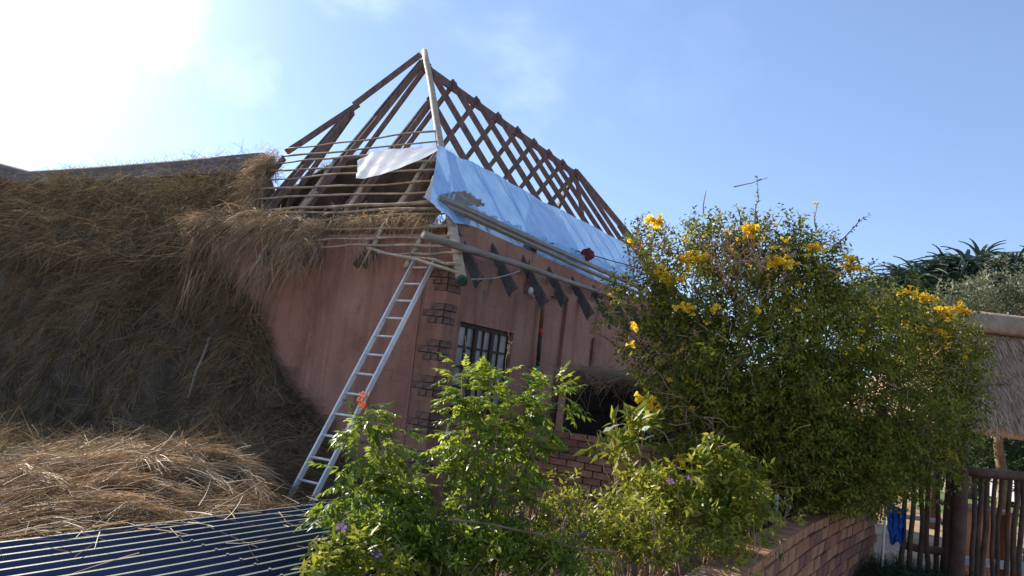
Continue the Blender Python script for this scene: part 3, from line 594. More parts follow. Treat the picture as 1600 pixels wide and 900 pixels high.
# striped pole
pp = [onp(x, y, Vector((0, 1, 0)), (0, KY-.10, 0)) for x, y in ((851, 459), (845, 513), (844, 524), (841, 563), (840, 572), (836, 602), (833, 640))]
sp = thing('painted_pole', tuple(pp[-1]), 'thin brown pole with red and green painted bands leaning in the wall recess', 'pole')
for i, mm in enumerate(('brownpaint', 'redpaint', 'frame', 'frame', 'greenpaint', 'brownpaint')): MB().tube([pp[i], pp[i+1]], .034, 8).build('band' if mm in ('redpaint', 'greenpaint') else 'shaft', M[mm], sp)
# ================================================================ LADDER
T0 = Vector((7.108, 6.078, 3.143)); DD = Vector((-.1331, -.0065, -.2462)); WW = Vector((.0031, -.3413, .0092))
lad = thing('ladder', tuple(T0+DD*12), 'silver aluminium ladder leaning on the side wall, foot by the straw', 'ladder')
u = DD.normalized(); nrm = u.cross(WW).normalized()
for k in (0, 1):
    p = T0+WW*k-u*(.12 if k else .10); q = T0+WW*k+DD*12+u*.16; MB().beam(p, q, .026, .065, up=tuple(nrm)).build('rail', M['alu'], lad)
    MB().beam(q+u*.001, q+u*.05, .035, .075, up=tuple(nrm)).build('foot', M['dark'], lad)
for i in range(13):
    p = T0+DD*i; MB().tube([p+WW*.03, p+WW*.97], .016, 8).build('rung', M['alu'], lad)
# ================================================================ LEAN-TO ROOF
lt = thing('lean_to_roof', (1.5, 3.3, .7), 'dark navy ribbed metal roof in the left foreground below the straw', 'metal roof')
x0, x1, y1, sp_, z0 = -4.5, 4.6, 4.03, .109, .69
nr = 14; sheetn = 3
def prof(y_a, nrib):
    pts = [(y_a, 0)]
    for k in range(nrib):
        c = y_a-(k+.5)*sp_; pts += [(c+.026, 0.0), (c+.013, .028), (c-.013, .028), (c-.026, 0)]
    pts.append((y_a-nrib*sp_, 0)); return pts
y = y1; k = 0
while y > 2.5:
    pr_ = prof(y, 5); mb = MB(); nseg = 1
    vs = [(x, a, z0+b) for x in (x0, x1) for a, b in pr_]; n_ = len(pr_); mb.add(vs, [(i, i+1, i+1+n_, i+n_) for i in range(n_-1)])
    mb.build('roof_sheet', M['navy'], lt)
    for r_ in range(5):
        c = y-(r_+.5)*sp_; MB().b2((x0, c-.009, z0+.0285), (x1+.002, c+.009, z0+.0305)).build('rib_crest', M['crest'], lt)
    y -= 5*sp_+.0005; z0 += .0
MB().b2((x0, 3.98, .60), (x1, 4.045, .672)).build('edge_purlin', M['brownpaint'], lt)
for x in (-2.5, .5, 4.1): MB().tube([(x, 3.95, 0), (x, 3.95, .65)], .05, 8).build('post', M['grey'], lt)
for x in (-2.5, .5, 4.1): MB().tube([(x, 2.6, -.5), (x, 2.6, .65)], .05, 8).build('post', M['grey'], lt)
n = 90; P = np.stack([rng.uniform(.5, 4.2, n), y1-rng.exponential(.22, n), np.full(n, .735)], 1); D = rng.normal(0, 1, (n, 3))*np.array([1, 1, .05]); o = straw_obj('fallen_straw', P, D, rng.uniform(.1, .4, n), M['straw'], None, droop=.02); o['kind'] = 'stuff'; props(o, 'few loose straws fallen on the upper edge of the navy metal roof', 'straw')
for r_ in range(14):
    for x in (1.4, 2.6, 3.8): c = y1-(r_+.5)*sp_; MB().box((x+random.uniform(-.01, .01), c, .7245), (.014, .012, .006)).build('screw', M['grey'], lt)
# ================================================================ BRICK BED WALL (foreground)
bw = thing('bed_wall', (7, 1.1, -.5), 'brick retaining wall with header bricks on top, running from bottom centre to the fence', 'brick wall')
yw = lambda x: -.0125*max(0, x-5.5)**2
rw = lambda x: math.atan(-.025*max(0, x-5.5))
def strip(name, m, a_, b_, z_a, z_b):
    xs_ = [1.5]+[5.5+i*.35 for i in range(16)]; v_ = []
    for x in xs_: v_ += [(x, a_+yw(x), z_a), (x, b_+yw(x), z_a), (x, b_+yw(x), z_b), (x, a_+yw(x), z_b)]
    f_ = [(0, 1, 2, 3), tuple(range(4*len(xs_)-1, 4*len(xs_)-5, -1))]+[(4*i+k, 4*i+4+k, 4*i+4+(k+1) % 4, 4*i+(k+1) % 4) for i in range(len(xs_)-1) for k in range(4)]
    MB().add(v_, f_).build(name, M[m], bw)
strip('core', 'mortar', 1.006, 1.19, -.5, .745)
strip('footing', 'concrete', .86, 1.003, -.5, -.32)
bms = [brick_mesh(('w', i), (.292, .07, .112), M[('brick', 'brick2', 'brick3')[i % 3]]) for i in range(6)]
cms = [brick_mesh(('c', i), (.105, .235, .085), M[('brick2', 'brick', 'brick2')[i % 3]]) for i in range(6)]
nb = 0
for i in range(78):
    x = 2.3+i*.112
    if x > 10.9: break
    put(random.choice(cms), 'brick', (x, 1.085+yw(x)+random.uniform(-.008, .008), .79+random.uniform(-.006, .006)), bw, (0, random.uniform(-.02, .02), rw(x)+random.uniform(-.03, .03))); nb += 1
for r in range(8):
    x = 3.3 + (.15 if r % 2 else 0)+.3*(max(0, r-2))
    while x < 10.85 and nb < 299:
        put(random.choice(bms), 'brick', (x, .995+yw(x)+random.uniform(-.009, .004), .685-r*.124+random.uniform(-.003, .003)), bw, (random.uniform(-.015, .015), 0, rw(x)+random.uniform(-.012, .012))); nb += 1; x += .305
# ================================================================ PORCH: low brick wall, dark inside, straw roof
pc = thing('porch', (9, 3.9, 0), 'small dark brick porch with a ragged straw roof half hidden by the yellow bush', 'porch')
wa = at(852, 668, 8.9); wb = at(985, 692, 8.4); wa.z = wb.z = (wa.z+wb.z)/2
dv = (wb-wa); dv.z = 0; ln = dv.length; dv.normalize(); ang = math.atan2(dv.y, dv.x); nv = Vector((dv.y, -dv.x, 0))
if nv.dot(Vector((-1, -.6, 0))) < 0: nv = -nv
ztop = wa.z; zz = ztop
RZ = Matrix.Rotation(ang, 3, 'Z')
MB().box(((wa+wb)/2+dv*.3-nv*.13+Vector((0, 0, -ztop/2-.012))), (ln+.6, .2, ztop-.02), RZ).build('core', M['mortar'], pc)
pm = [brick_mesh(('p', i), (.222, .06, .074), M[('brick', 'brick2', 'brick3')[i % 3]]) for i in range(6)]
for r in range(13):
    t = .115 if r % 2 else 0
    while t < ln+.55:
        if r*.0+1: put(random.choice(pm), 'brick', wa+dv*t+Vector((0, 0, -.04-r*.085))+nv*random.uniform(-.012, -.004), pc, (0, 0, ang)); t += .234
c0 = (wa+wb)/2+dv*.3-nv*1.1
MB().box(c0-nv*.05+Vector((0, 0, .30)), (ln+.6, 1.0, .012), RZ).build('inner_shade_board', M['dark'], pc)  # near-black board added to stand in for shade inside the porch
MB().box((wa+wb)/2+dv*.3-nv*.9+Vector((0, 0, .15)), (ln+.8, .05, 1.0), RZ).build('back_shade_board', M['dark'], pc)  # near-black upright, painted shade behind the porch opening
for t in (.03, ln+.5): MB().tube([wa+dv*t-nv*.14+Vector((0, 0, -.01)), wa+dv*t-nv*.14+Vector((0, 0, .75))], .05, 8).build('post', M['fence'], pc)
ra = wa+Vector((0, 0, .72)); rt = [ra+Vector((0, 0, -.07))+dv*(t+.22)-nv*.95+Vector((0, 0, .16+.04*sin(t*5))) for t in np.linspace(0, ln+1.1, 8)]; rb_ = [ra+Vector((0, 0, -.07))+dv*(t+.22)+nv*.10+Vector((0, 0, .03+.04*sin(t*7))) for t in np.linspace(0, ln+1.1, 8)]
patch('straw_roof', rt, rb_, 40, 14, M['oldthatch'], pc, .025, thick=.10, fr=3)
C_ = []; D_ = []
for _ in range(420):
    t = random.uniform(0, ln+1.1); v = random.random()**.6; k = t/(ln+1.1)*7; i = min(int(k), 6); a_ = rt[i].lerp(rt[i+1], k-i); b_ = rb_[i].lerp(rb_[i+1], k-i); C_.append(tuple(a_.lerp(b_, v)+Vector((0, 0, .04)))); D_.append((nv.x+random.gauss(0, .7), nv.y+random.gauss(0, .7), random.gauss(-.05, .1)))
P, D, Ln, tn = tufts(C_, D_, 12, .30, .2, .12, .03); straw_obj('roof_straw', P, D, Ln, M['straw'], pc, np.clip(tn*.6+.25, 0, 1), droop=.12)['kind'] = 'stuff'
C_ = [tuple(rb_[i].lerp(rb_[i+1], random.random())) for i in range(7) for _ in range(3)]; P, D, Ln, tn = tufts(C_, [(random.gauss(0, .3), random.gauss(0, .3), -1) for _ in C_], 2, .5, .3, .1, .05); straw_obj('hanging_straw', P, D, Ln, M['straw'], pc, tn, droop=.1, curl=.4)['kind'] = 'stuff'
# ================================================================ FENCE AND GATE
def post(parent, x, ytop, d, r, zb=-.5, name='post', m='fence', ztop=None):
    p = at(x, ytop, d); return MB().tube(wobble((p.x, p.y, zb), p, 5, .012), [r*1.1, r*1.08, r*1.04, r, r, r*.97], 9).build(name, M[m], parent, smooth=True)
f1 = at(1412, 735, 8.9); f2 = at(1508, 740, 8.6); f3 = at(1640, 748, 8.6)
fn = thing('pole_fence', (f1.x, f1.y, -.5), 'dark pole fence of upright palings between the brick wall and the big gate post', 'fence')
gt = thing('pole_gate', (f2.x, f2.y, -.5), 'brown pole gate with thick top rail right of the big post', 'gate')
for x in (1413, 1428, 1442, 1455, 1467, 1482):
    p = at(x+random.uniform(-2, 2), 727+random.uniform(-8, 8), 8.8); MB().tube(wobble((p.x+.02, p.y, -.5), p, 6, .022), [.034, .033, .032, .031, .030, .028, .026], 7).build('paling', M['fence'], fn, smooth=True)
a_, b_ = at(1408, 851, 8.75), at(1500, 866, 8.6); MB().tube(wobble(a_, b_, 6, .012), .048, 8).build('rail', M['fence'], fn, smooth=True)
bp = post(fn, 1503, 664, 8.55, .082, name='gate_post')
bp2 = post(fn, 1489, 690, 8.62, .055, name='post')
a_, b_ = at(1508, 736, 8.52), at(1660, 749, 8.5); MB().tube(wobble(a_, b_, 6, .008), .058, 10).build('top_rail', M['fence'], gt, smooth=True)
for i in range(12):
    x = 1521+i*11.2; p = at(x+random.uniform(-2, 2), 741+i*.9, 8.62); MB().tube(wobble((p.x, p.y, -.45), p, 6, .020), random.uniform(.024, .032), 7).build('paling', M['fence'], gt, smooth=True)
# blue tarp hung at wall end
bt = patch('blue_tarp', [at(x, y, 8.7) for x, y in ((1384, 776), (1393, 786), (1404, 793), (1416, 797))], [at(x, y, 8.6) for x, y in ((1388, 842), (1394, 853), (1402, 846), (1409, 855), (1414, 838))], 30, 30, M['blue'], None, .035, Vector((-1, .2, 0)), fr=1.3, seed=5, ripple=.04)
props(bt, 'deep blue plastic sheet hanging at the end of the brick wall', 'tarpaulin')
wp = at(1384, 778, 8.65); o = MB().tube([(wp.x, wp.y, -.5), wp], .014, 6).build('stake', M['whitep'], loc=(wp.x, wp.y, -.5)); props(o, 'thin white stake at the left edge of the blue plastic sheet', 'stake')
# ================================================================ THINGS BEYOND THE FENCE
tb0 = at(1505, 793, 11.2); tb1 = at(1583, 801, 11.2); tb0.z = tb1.z = (tb0.z+tb1.z)/2-.02; tb = thing('braai_table', ((tb0.x+tb1.x)/2, (tb0.y+tb1.y)/2, -.5), 'dark topped table with orange side panels behind the gate', 'table')
dv2 = (tb1-tb0).normalized(); a2 = math.atan2(dv2.y, dv2.x); R2 = Matrix.Rotation(a2, 3, 'Z'); bk = Vector((-dv2.y, dv2.x, 0)); bk = bk if bk.x > 0 else -bk
L2 = (tb1-tb0).length; cc = (tb0+tb1)/2
MB().box(cc+bk*.3, (L2+.2, .7, .05), R2).build('table_top', M['brownpaint'], tb)
for t, w in ((.13, .16), (.50, .24), (.93, .14)):
    q = tb0+dv2*L2*t; MB().box((q.x+bk.x*.2, q.y+bk.y*.2, (tb0.z-.03-.5)/2), (w, .4, tb0.z-.03+.5), R2).build('side_panel', M['orangew'], tb)
MB().box(cc+bk*.3+Vector((0, 0, -.35)), (L2, .5, .05), R2).build('shelf', M['fence'], tb)
kb = MB().box((at(1578, 884, 10.2)+Vector((0, 0, .0))), (1.6, .16, .10), R2); kb = props(kb.build('kerb', M['concrete']), kind='structure')
def bench(x, y, d, label):
    c = at(x, y, d); t = thing('bench', (c.x, c.y, -.5), label, 'bench', None)
    MB().box(c, (1.6, .35, .05), R2).build('seat', M['grey'], t)
    for s in (-.65, .65): MB().box((c.x+dv2.x*s, c.y+dv2.y*s, (c.z-.53)/2), (.08, .3, c.z+.47), R2).build('leg', M['fence'], t)
bench(1590, 860, 11.6, 'low grey bench close behind the gate palings at the right edge')
bench(1452, 812, 14.5, 'low bench seen between the fence palings left of the big post')
# parked car fragment far behind the palings
cc = at(1660, 768, 24); car = thing('parked_car', (cc.x, cc.y, -.5), 'pale parked car mostly hidden behind the gate palings at the right edge', 'car')
mb = MB(); sec = [(-2.1, .25, .7), (-1.9, .25, .95), (-.9, .25, 1.05), (-.3, .25, 1.45), (1.1, .25, 1.47), (1.7, .25, 1.1), (2.1, .25, 1.0), (2.15, .25, .45)]
vs = []
for s in (-.85, .85):
    for (t, z_, z2) in sec: vs.append(Vector((cc.x, cc.y, -.5))+dv2*t+bk*s+Vector((0, 0, z_)))
    for (t, z_, z2) in sec: vs.append(Vector((cc.x, cc.y, -.5))+dv2*t+bk*(s*(.8 if z2 > 1.2 else 1))+Vector((0, 0, z2)))
fs = []
for i in range(7): fs += [(i, i+1, i+9, i+8), (16+i, 16+i+8, 16+i+9, 16+i+1), (8+i, 9+i, 25+i, 24+i)]
mb.add(vs, fs+[(0, 8, 24, 16), (7, 23, 31, 15)]); mb.build('body', M['car'], car)
for t in (-1.3, 1.35):
    for s in (-.83, .83):
        q = Vector((cc.x, cc.y, -.18))+dv2*t+bk*s; MB().tube([q-bk*.1, q+bk*.1], .32, 16).build('wheel', M['dark'], car)
MB().box(Vector((cc.x, cc.y, .78))+dv2*.35-bk*.80, (1.5, .02, .3), R2).build('side_window', M['dark'], car)
# ---- hut
h0 = at(1600, 672, 16.5); zE = h0.z-.08
def hp(a, b, z_): return Vector((h0.x, h0.y, 0))+dv2*a+bk*b+Vector((0, 0, z_))
hut = thing('thatched_hut', tuple(hp(0, 2.4, -.5)), 'open thatched hut with combed grey thatch and rounded ridge behind the gate', 'hut')
zt = at(1600, 496, 18).z
e0, e1 = -2.3, 4.6; r0, r1 = -.75, 3.0
ev = [hp(e0, 0, zE), hp(e1, 0, zE), hp(e1, 4.6, zE), hp(e0, 4.6, zE)]; ra_, rb2 = hp(r0, 2.3, zt), hp(r1, 2.3, zt)
def hpatch(t0, t1, b0, b1, nu=50, nv=24):
    def curve(a, b): return [a.lerp(b, i/8) for i in range(9)]
    n = (t1-t0+b1-b0).cross(b0-t0).normalized()
    if n.z < 0: n = -n
    return patch('thatch', curve(t0, t1), curve(b0, b1), nu, nv, M['hut'], hut, .02, n, thick=.25, fr=4)
hpatch(ra_, rb2, ev[0], ev[1], 80, 30); hpatch(ra_, ra_+Vector((0, .01, 0)), ev[0], ev[3]); hpatch(rb2, rb2+Vector((0, .01, 0)), ev[1], ev[2]); hpatch(ra_, rb2, ev[3], ev[2])
cpp = []
def arc(a): return [hp(a, 2.3+w, zt+.24-h_) for w, h_ in ((-.5, .5), (-.4, .33), (-.22, .11), (0, .0), (.22, .11), (.4, .33), (.5, .5))]
cs = [r0-.85, r0-.55, r0-.1, r0+.5, r1-.5, r1+.1, r1+.6]; dz = [.62, .30, .12, .02, 0, .1, .3]
V = []
for a, z_ in zip(cs, dz): V += [p-Vector((0, 0, z_)) for p in arc(a)]
mb = MB(); mb.add(V, [(i*7+j, i*7+j+1, (i+1)*7+j+1, (i+1)*7+j) for i in range(6) for j in range(6)]); k = len(V)
mb.add([p-Vector((0, 0, .16)) for p in V], [(i*7+j, (i+1)*7+j, (i+1)*7+j+1, i*7+j+1) for i in range(6) for j in range(6)])
for i in range(6): mb.f += [(i*7, (i+1)*7, (i+1)*7+k, i*7+k), (i*7+6, i*7+6+k, (i+1)*7+6+k, (i+1)*7+6)]
for j in range(6): mb.f += [(j, j+k, j+1+k, j+1), (42+j, 43+j, 43+j+k, 42+j+k)]
o = mb.build('ridge_cap', M['hutcap'], hut, smooth=True)
P = []; D = []
for _ in range(9000):
    t = random.random(); v = random.random()**.8; a_ = ra_.lerp(rb2, t); b_ = ev[0].lerp(ev[1], t); q = a_.lerp(b_, v); dd = (b_-a_).normalized(); P.append(tuple(q+Vector((0, 0, .045))-bk*.03)); D.append(tuple(dd+Vector((random.gauss(0, .08), random.gauss(0, .08), random.uniform(-.02, .1)))))
straw_obj('thatch_reed', np.array(P), np.array(D), rng.uniform(.15, .4, len(P)), mat('reed', (.34, .22, .14), (.70, .49, .33), 3, .85, tone=True, trans=.1), hut, width=.022, seg=1, droop=0, curl=.02)['kind'] = 'stuff'
for a in (-1.9, 1.1, 4.2):
    for b_ in (.3, 4.3): MB().tube([hp(a, b_, -.5), hp(a, b_, zE+.1)], .09, 8).build('post', M['fence'], hut)
MB().tube([hp(-2.1, .3, zE-.02), hp(4.4, .3, zE-.02)], .09, 8).build('eave_beam', M['fence'], hut); MB().tube([hp(-2.1, 4.3, zE-.02), hp(4.4, 4.3, zE-.02)], .08, 8).build('eave_beam', M['fence'], hut)
# ---- trees behind
def simple_tree(name, label, cat, blobs, m, base_px, d, leaf, dens, group=None, per=6, slen=.3, trunk_r=.15, wid=.35, shell=.45):
    c = at(*base_px, d); t = thing(name, (c.x, c.y, -.5), label, cat, group)
    foliage('crown', blobs, dens, per, slen, leaf, m, t, wid=wid, shell=shell, kind='part')
    mb = MB(); base = Vector((c.x, c.y, -.5)); hub = base.lerp(Vector(pxblob(*blobs[0][:6])[0]), .5); mb.tube(wobble(base, hub, 5, .06), [trunk_r*(1.2-.1*i) for i in range(6)], 8)
    for b_ in blobs: q = Vector(pxblob(*b_[:6])[0]); mb.tube(wobble(hub, q, 4, .08), [trunk_r*.6, trunk_r*.5, trunk_r*.4, trunk_r*.25, trunk_r*.1], 6)
    mb.build('trunk', M['stem'], t, smooth=True)
    for o_ in t.children:
        if 'kind' in o_: del o_['kind']
    return t
simple_tree('olive_bush', 'grey green fine leaved tree just left above the hut ridge', 'tree', [(1505, 478, 21, 34, 34), (1480, 495, 21, 35, 35), (1525, 495, 21, 30, 30)], M['leafG'], (1500, 700), 21, .16, 170, 'grey green trees behind the hut')
simple_tree('olive_bush', 'taller grey green fine leaved tree standing behind the hut ridge', 'tree', [(1556, 452, 22, 28, 40), (1595, 478, 22, 34, 36), (1540, 480, 22, 35, 30), (1640, 460, 22, 60, 45)], M['leafG'], (1570, 700), 22, .16, 170, 'grey green trees behind the hut')
simple_tree('dark_tree', 'dark green bushy tree left of the aloes on the skyline', 'tree', [(1385, 462, 28, 32, 22), (1440, 480, 29, 44, 26), (1350, 478, 28, 50, 28), (1450, 500, 28, 50, 40)], M['leafD'], (1400, 680), 28, .22, 90)
simple_tree('dark_tree', 'round blue green tree at the right edge above the hut', 'tree', [(1588, 425, 30, 26, 24), (1620, 430, 30, 40, 30)], M['leafD'], (1590, 680), 30, .22, 100)
# aloe tree
ac = at(1500, 690, 26); al = thing('aloe_tree', (ac.x, ac.y, -.5), 'branching tree aloe with spiky rosettes against the sky behind the hut', 'tree')
ros = [(1508, 398), (1532, 394), (1474, 402), (1450, 416), (1562, 404), (1590, 402), (1440, 438), (1478, 436), (1508, 428), (1418, 440), (1424, 462), (1460, 462), (1500, 456), (1545, 424), (1572, 428), (1610, 410), (1492, 412), (1525, 446), (1640, 405), (1402, 448), (1385, 445), (1370, 456), (1400, 430), (1430, 424), (1520, 410), (1465, 428), (1550, 412)]
mb = MB(); hub = Vector((ac.x, ac.y, 4.0)); mb.tube(wobble((ac.x, ac.y, -.5), hub, 5, .1), [.5, .45, .4, .38, .35, .3], 9)
def rosette_mesh(seed):
    rs = np.random.default_rng(seed); V = []; F = []; tn = []
    for i in range(22):
        az = i*2.4+rs.uniform(-.2, .2); el = rs.uniform(.05, 1.35)*(1 if i > 6 else .6); Lf = rs.uniform(.75, 1.1); w = .07; b = len(V); sg = 5
        for k in range(sg+1):
            t = k/sg; e = el-1.5*t*t*rs.uniform(.7, 1.1)*(1.1-el/2); 
            r_ = Lf*t*(math.cos(el)+.28*t)+.05; z_ = Lf*(t*math.sin(el)-.62*t*t*(1.3-el*.45)); ww = w*(1-t)**.8+.004
            cx, cy = math.cos(az), math.sin(az); V += [(r_*cx-ww*cy, r_*cy+ww*cx, z_+.03*(1-t)), (r_*cx+ww*cy, r_*cy-ww*cx, z_+.03*(1-t)), (r_*cx, r_*cy, z_-.02)]
        for k in range(sg):
            for (p_, q_) in ((0, 2), (2, 1)): F.append((b+3*k+p_, b+3*k+q_, b+3*k+3+q_, b+3*k+3+p_)); tn.append(rs.uniform())
    me = bpy.data.meshes.new('rosette'); me.from_pydata(V, [], F); a_ = me.attributes.new('tone', 'FLOAT', 'FACE'); a_.data.foreach_set('value', np.array(tn, dtype=np.float32)); me.materials.append(M['aloe']); return me
rms = [rosette_mesh(i) for i in range(4)]
for i, (x, y) in enumerate(ros):
    q = at(x, y+12, 26+random.uniform(-1.2, 1.2)); mb.tube(wobble(hub, q, 4, .15), [.22, .18, .14, .11, .09], 6)
    put(rms[i % 4], 'rosette', q, al, (random.uniform(-.3, .3), random.uniform(-.3, .3), random.uniform(0, 6)), [random.uniform(1.15, 1.45)]*3)
    for _ in range(3):
        q2 = at(x+random.uniform(-22, 22), y+random.uniform(14, 48), 26+random.uniform(-1, 1.5)); put(rms[random.randrange(4)], 'rosette', q2, al, (random.uniform(-.5, .5), random.uniform(-.5, .5), random.uniform(0, 6)), [random.uniform(.8, 1.1)]*3)
mb.build('trunk', M['grey'], al, smooth=True)
# far wood and hedge
fb_ = []
for i in range(46):
    a = radians(-36+i*1.5); dd = 75+random.uniform(-8, 8); fb_.append((np.array((dd*cos(a), dd*sin(a), 1.6+random.uniform(-.6, .8))), np.array((3.2, 3.2, 3.0+random.uniform(-.5, 1)))))
foliage('distant_wood', fb_, 14, 6, .9, .6, M['leafD'], None, kind='stuff'); props(bpy.data.objects['distant_wood'], 'far dark band of trees beyond the lawn seen through the fence', 'wood')
foliage('shade_shrubs', [(np.array(at(x, 706+random.uniform(-6, 12), 23)), np.array((1.0, 1.0, .75+random.random()*.4))) for x in (1525, 1560, 1600, 1640)], 110, 6, .3, .18, M['leafD'], None, kind='stuff'); props(bpy.data.objects['shade_shrubs'], 'dark green shrubs in the shade right behind the hut posts', 'shrubs')
hb = [(np.array(at(x, 712, 30)), np.array((1.4, 1.4, 1.3))) for x in range(1380, 1660, 28)]
foliage('hedge', hb, 60, 6, .3, .22, M['leafD'], None, kind='stuff'); props(bpy.data.objects['hedge'], 'dark hedge behind the hut posts', 'hedge')
# ================================================================ BIG YELLOW-FLOWERED BUSH
bb = at(1190, 800, 7.2); bush = thing('flowering_bush', (bb.x, bb.y, .38), 'huge dark green bush with yellow trumpet flowers filling the right half', 'bush')
bl = [(1000, 478, 7.0, 52, 55, None, .7), (1012, 378, 7.1, 26, 26, None, .6), (1120, 388, 7.3, 62, 40, None, .8), (1200, 388, 7.4, 60, 42, None, .8), (1265, 410, 7.4, 52, 50, None, .7), (1075, 450, 7.0, 70, 55, None, .7), (1230, 470, 7.2, 95, 70), (1078, 555, 6.8, 84, 82),
 (1170, 580, 6.8, 130, 120), (1310, 520, 7.4, 100, 85), (1400, 530, 8.2, 85, 75), (1470, 560, 8.4, 62, 68), (1480, 640, 8.2, 50, 72), (1330, 640, 7.4, 130, 110), (1420, 680, 8.2, 80, 62), (1200, 700, 6.9, 115, 80), (1090, 650, 6.5, 75, 70, None, .8), (1290, 735, 7.2, 90, 45, None, .8), (1230, 690, 7.4, 120, 70), (1340, 710, 7.8, 90, 60), (1190, 640, 7.6, 120, 90), (1290, 765, 7.3, 70, 32), (1370, 740, 7.9, 60, 42), (1350, 775, 7.6, 40, 22, None, .7)]
foliage('foliage', bl, 1120, 8, .16, .054, M['leafB'], bush, wid=.42, shell=.35, floor=.45)
# outer spikes of growth
def shoots(pxs, d, name='shoot', parent=bush, leaf=.05, m='leafB', per=9, mstem='stem'):
    for (a, b) in pxs:
        p, q = at(*a, d), at(*b, d); pts = wobble(p, q, 6, .015); mb = MB(); mb.tube(pts, [.008-.001*i for i in range(7)], 5); mb.build(name, M[mstem], parent)
        n = int((q-p).length/.035); P = np.array([tuple(pts[min(int(t*6), 5)].lerp(pts[min(int(t*6), 5)+1], t*6-min(int(t*6), 5))) for t in np.linspace(.1, 1, n)]); P = np.repeat(P, 2, 0)
        ax = np.array((q-p).normalized()); D = unit(ax*.5+rng.normal(0, .6, P.shape)); V, F = leafmesh(P, D, leaf*rng.uniform(.5, 1.1, len(P)), .4); o_ = fast('shoot_leaves', V, F, M[m], parent, np.repeat(rng.uniform(.1, .6, len(P)), 4)); o_['kind'] = 'stuff'
shoots([((1180, 345), (1184, 278)), ((1300, 385), (1358, 336)), ((1275, 360), (1276, 318)), ((1345, 425), (1378, 410)), ((1340, 430), (1368, 408)), ((1125, 345), (1120, 325)), ((1250, 360), (1246, 330)), ((985, 400), (975, 345)), ((1500, 600), (1578, 600)), ((1530, 600), (1560, 568)), ((1010, 560), (925, 520)), ((1020, 500), (935, 470)), ((1520, 610), (1582, 590)), ((1035, 395), (1040, 350)), ((1000, 430), (1028, 360)), ((1160, 350), (1150, 322)), ((1090, 360), (1068, 352)), ((1310, 400), (1302, 368))], 7.2)
mb = MB()
for (bx, by, d0), tips in (((1180, 790, 7.0), [(1000, 400, 7), (1060, 470, 7), (1120, 400, 7.2), (1150, 440, 7.1), (1200, 380, 7.3), (1240, 440, 7.2), (1270, 400, 7.4), (1180, 480, 6.9), (1110, 520, 6.7), (960, 500, 6.9), (1040, 560, 6.6), (1300, 480, 7.3), (1225, 520, 6.8)]), ((1300, 780, 7.5), [(1330, 430, 7.6), (1380, 500, 8), (1450, 520, 8.2), (1500, 600, 8.3), (1280, 560, 7.2), (1400, 620, 7.9), (1350, 600, 7.1), (1440, 700, 7.9)])):
    base = at(bx, by, d0); base.z = .38; base.y = max(base.y, 1.45)
    for t in tips: twigs(mb, base+Vector((random.uniform(-.15, .15), random.uniform(-.15, .15), 0)), [at(*t)], .03, 6, .05, 6)
mb.build('branch', M['stem'], bush, smooth=True)
mb = MB()
for _ in range(800):
    b_ = random.choice(bl); x = b_[0]+random.uniform(-1, 1)*b_[3]*.95; y = b_[1]+random.uniform(-1, 1)*b_[4]*.9; y = max(y, 385); d = b_[2]-random.uniform(.05, .75)*b_[3]/FPX*b_[2]; p = at(x, y, d); L_ = random.uniform(.12, .4); q = p+Vector((random.gauss(0, .6), random.gauss(0, .6), random.gauss(.5, .5))).normalized()*L_
    mb.tube(wobble(p, q, 3, .02), [.006, .005, .004, .002], 4)
for _ in range(170):   # bare tangle in the middle of the bush
    x = random.gauss(1150, 40); y = random.gauss(440, 38); p = at(x, y, 7+random.uniform(-.3, .3)); L_ = random.uniform(.15, .45); q = p+Vector((random.gauss(0, .5), random.gauss(0, .5), random.gauss(.6, .4))).normalized()*L_; mb.tube(wobble(p, q, 3, .03), [.008, .006, .005, .003], 4)
o = mb.build('twig', M['dryst'], bush); o['kind'] = 'stuff'
def flower_mesh(seed, n=9, L=.05):
    rs = random.Random(seed); V = []; F = []; tn = []
    for i in range(n):
        az = rs.uniform(0, 6.28); el = rs.uniform(-.1, 1.3); d = Vector((cos(az)*cos(el), sin(az)*cos(el), sin(el))); sd = d.orthogonal().normalized(); b2 = d.cross(sd); o_ = Vector((rs.gauss(0, .022), rs.gauss(0, .022), rs.gauss(0, .012))); l = L*rs.uniform(.8, 1.35); b = len(V)
        rings = ((0, .004), (.5, .007), (.85, .011), (1.0, .022))
        for t, r in rings:
            c = o_+d*l*t+Vector((0, 0, -.012*t*t))
            for k in range(5):
                a = 2*pi*k/5; V.append(c+(sd*cos(a)+b2*sin(a))*r*(1.5 if t == 1 and k % 2 else 1))
        for j in range(3):
            for k in range(5): F.append((b+5*j+k, b+5*j+(k+1) % 5, b+5*j+5+(k+1) % 5, b+5*j+5+k)); tn.append(rs.random())
    me = bpy.data.meshes.new('flower_cluster'); me.from_pydata([tuple(v) for v in V], [], F); a_ = me.attributes.new('tone', 'FLOAT', 'FACE'); a_.data.foreach_set('value', np.array(tn, dtype=np.float32)); me.materials.append(M['yflow']); return me
fms = [flower_mesh(i, 9) for i in range(4)]; fsm = [flower_mesh(10+i, 4) for i in range(3)]
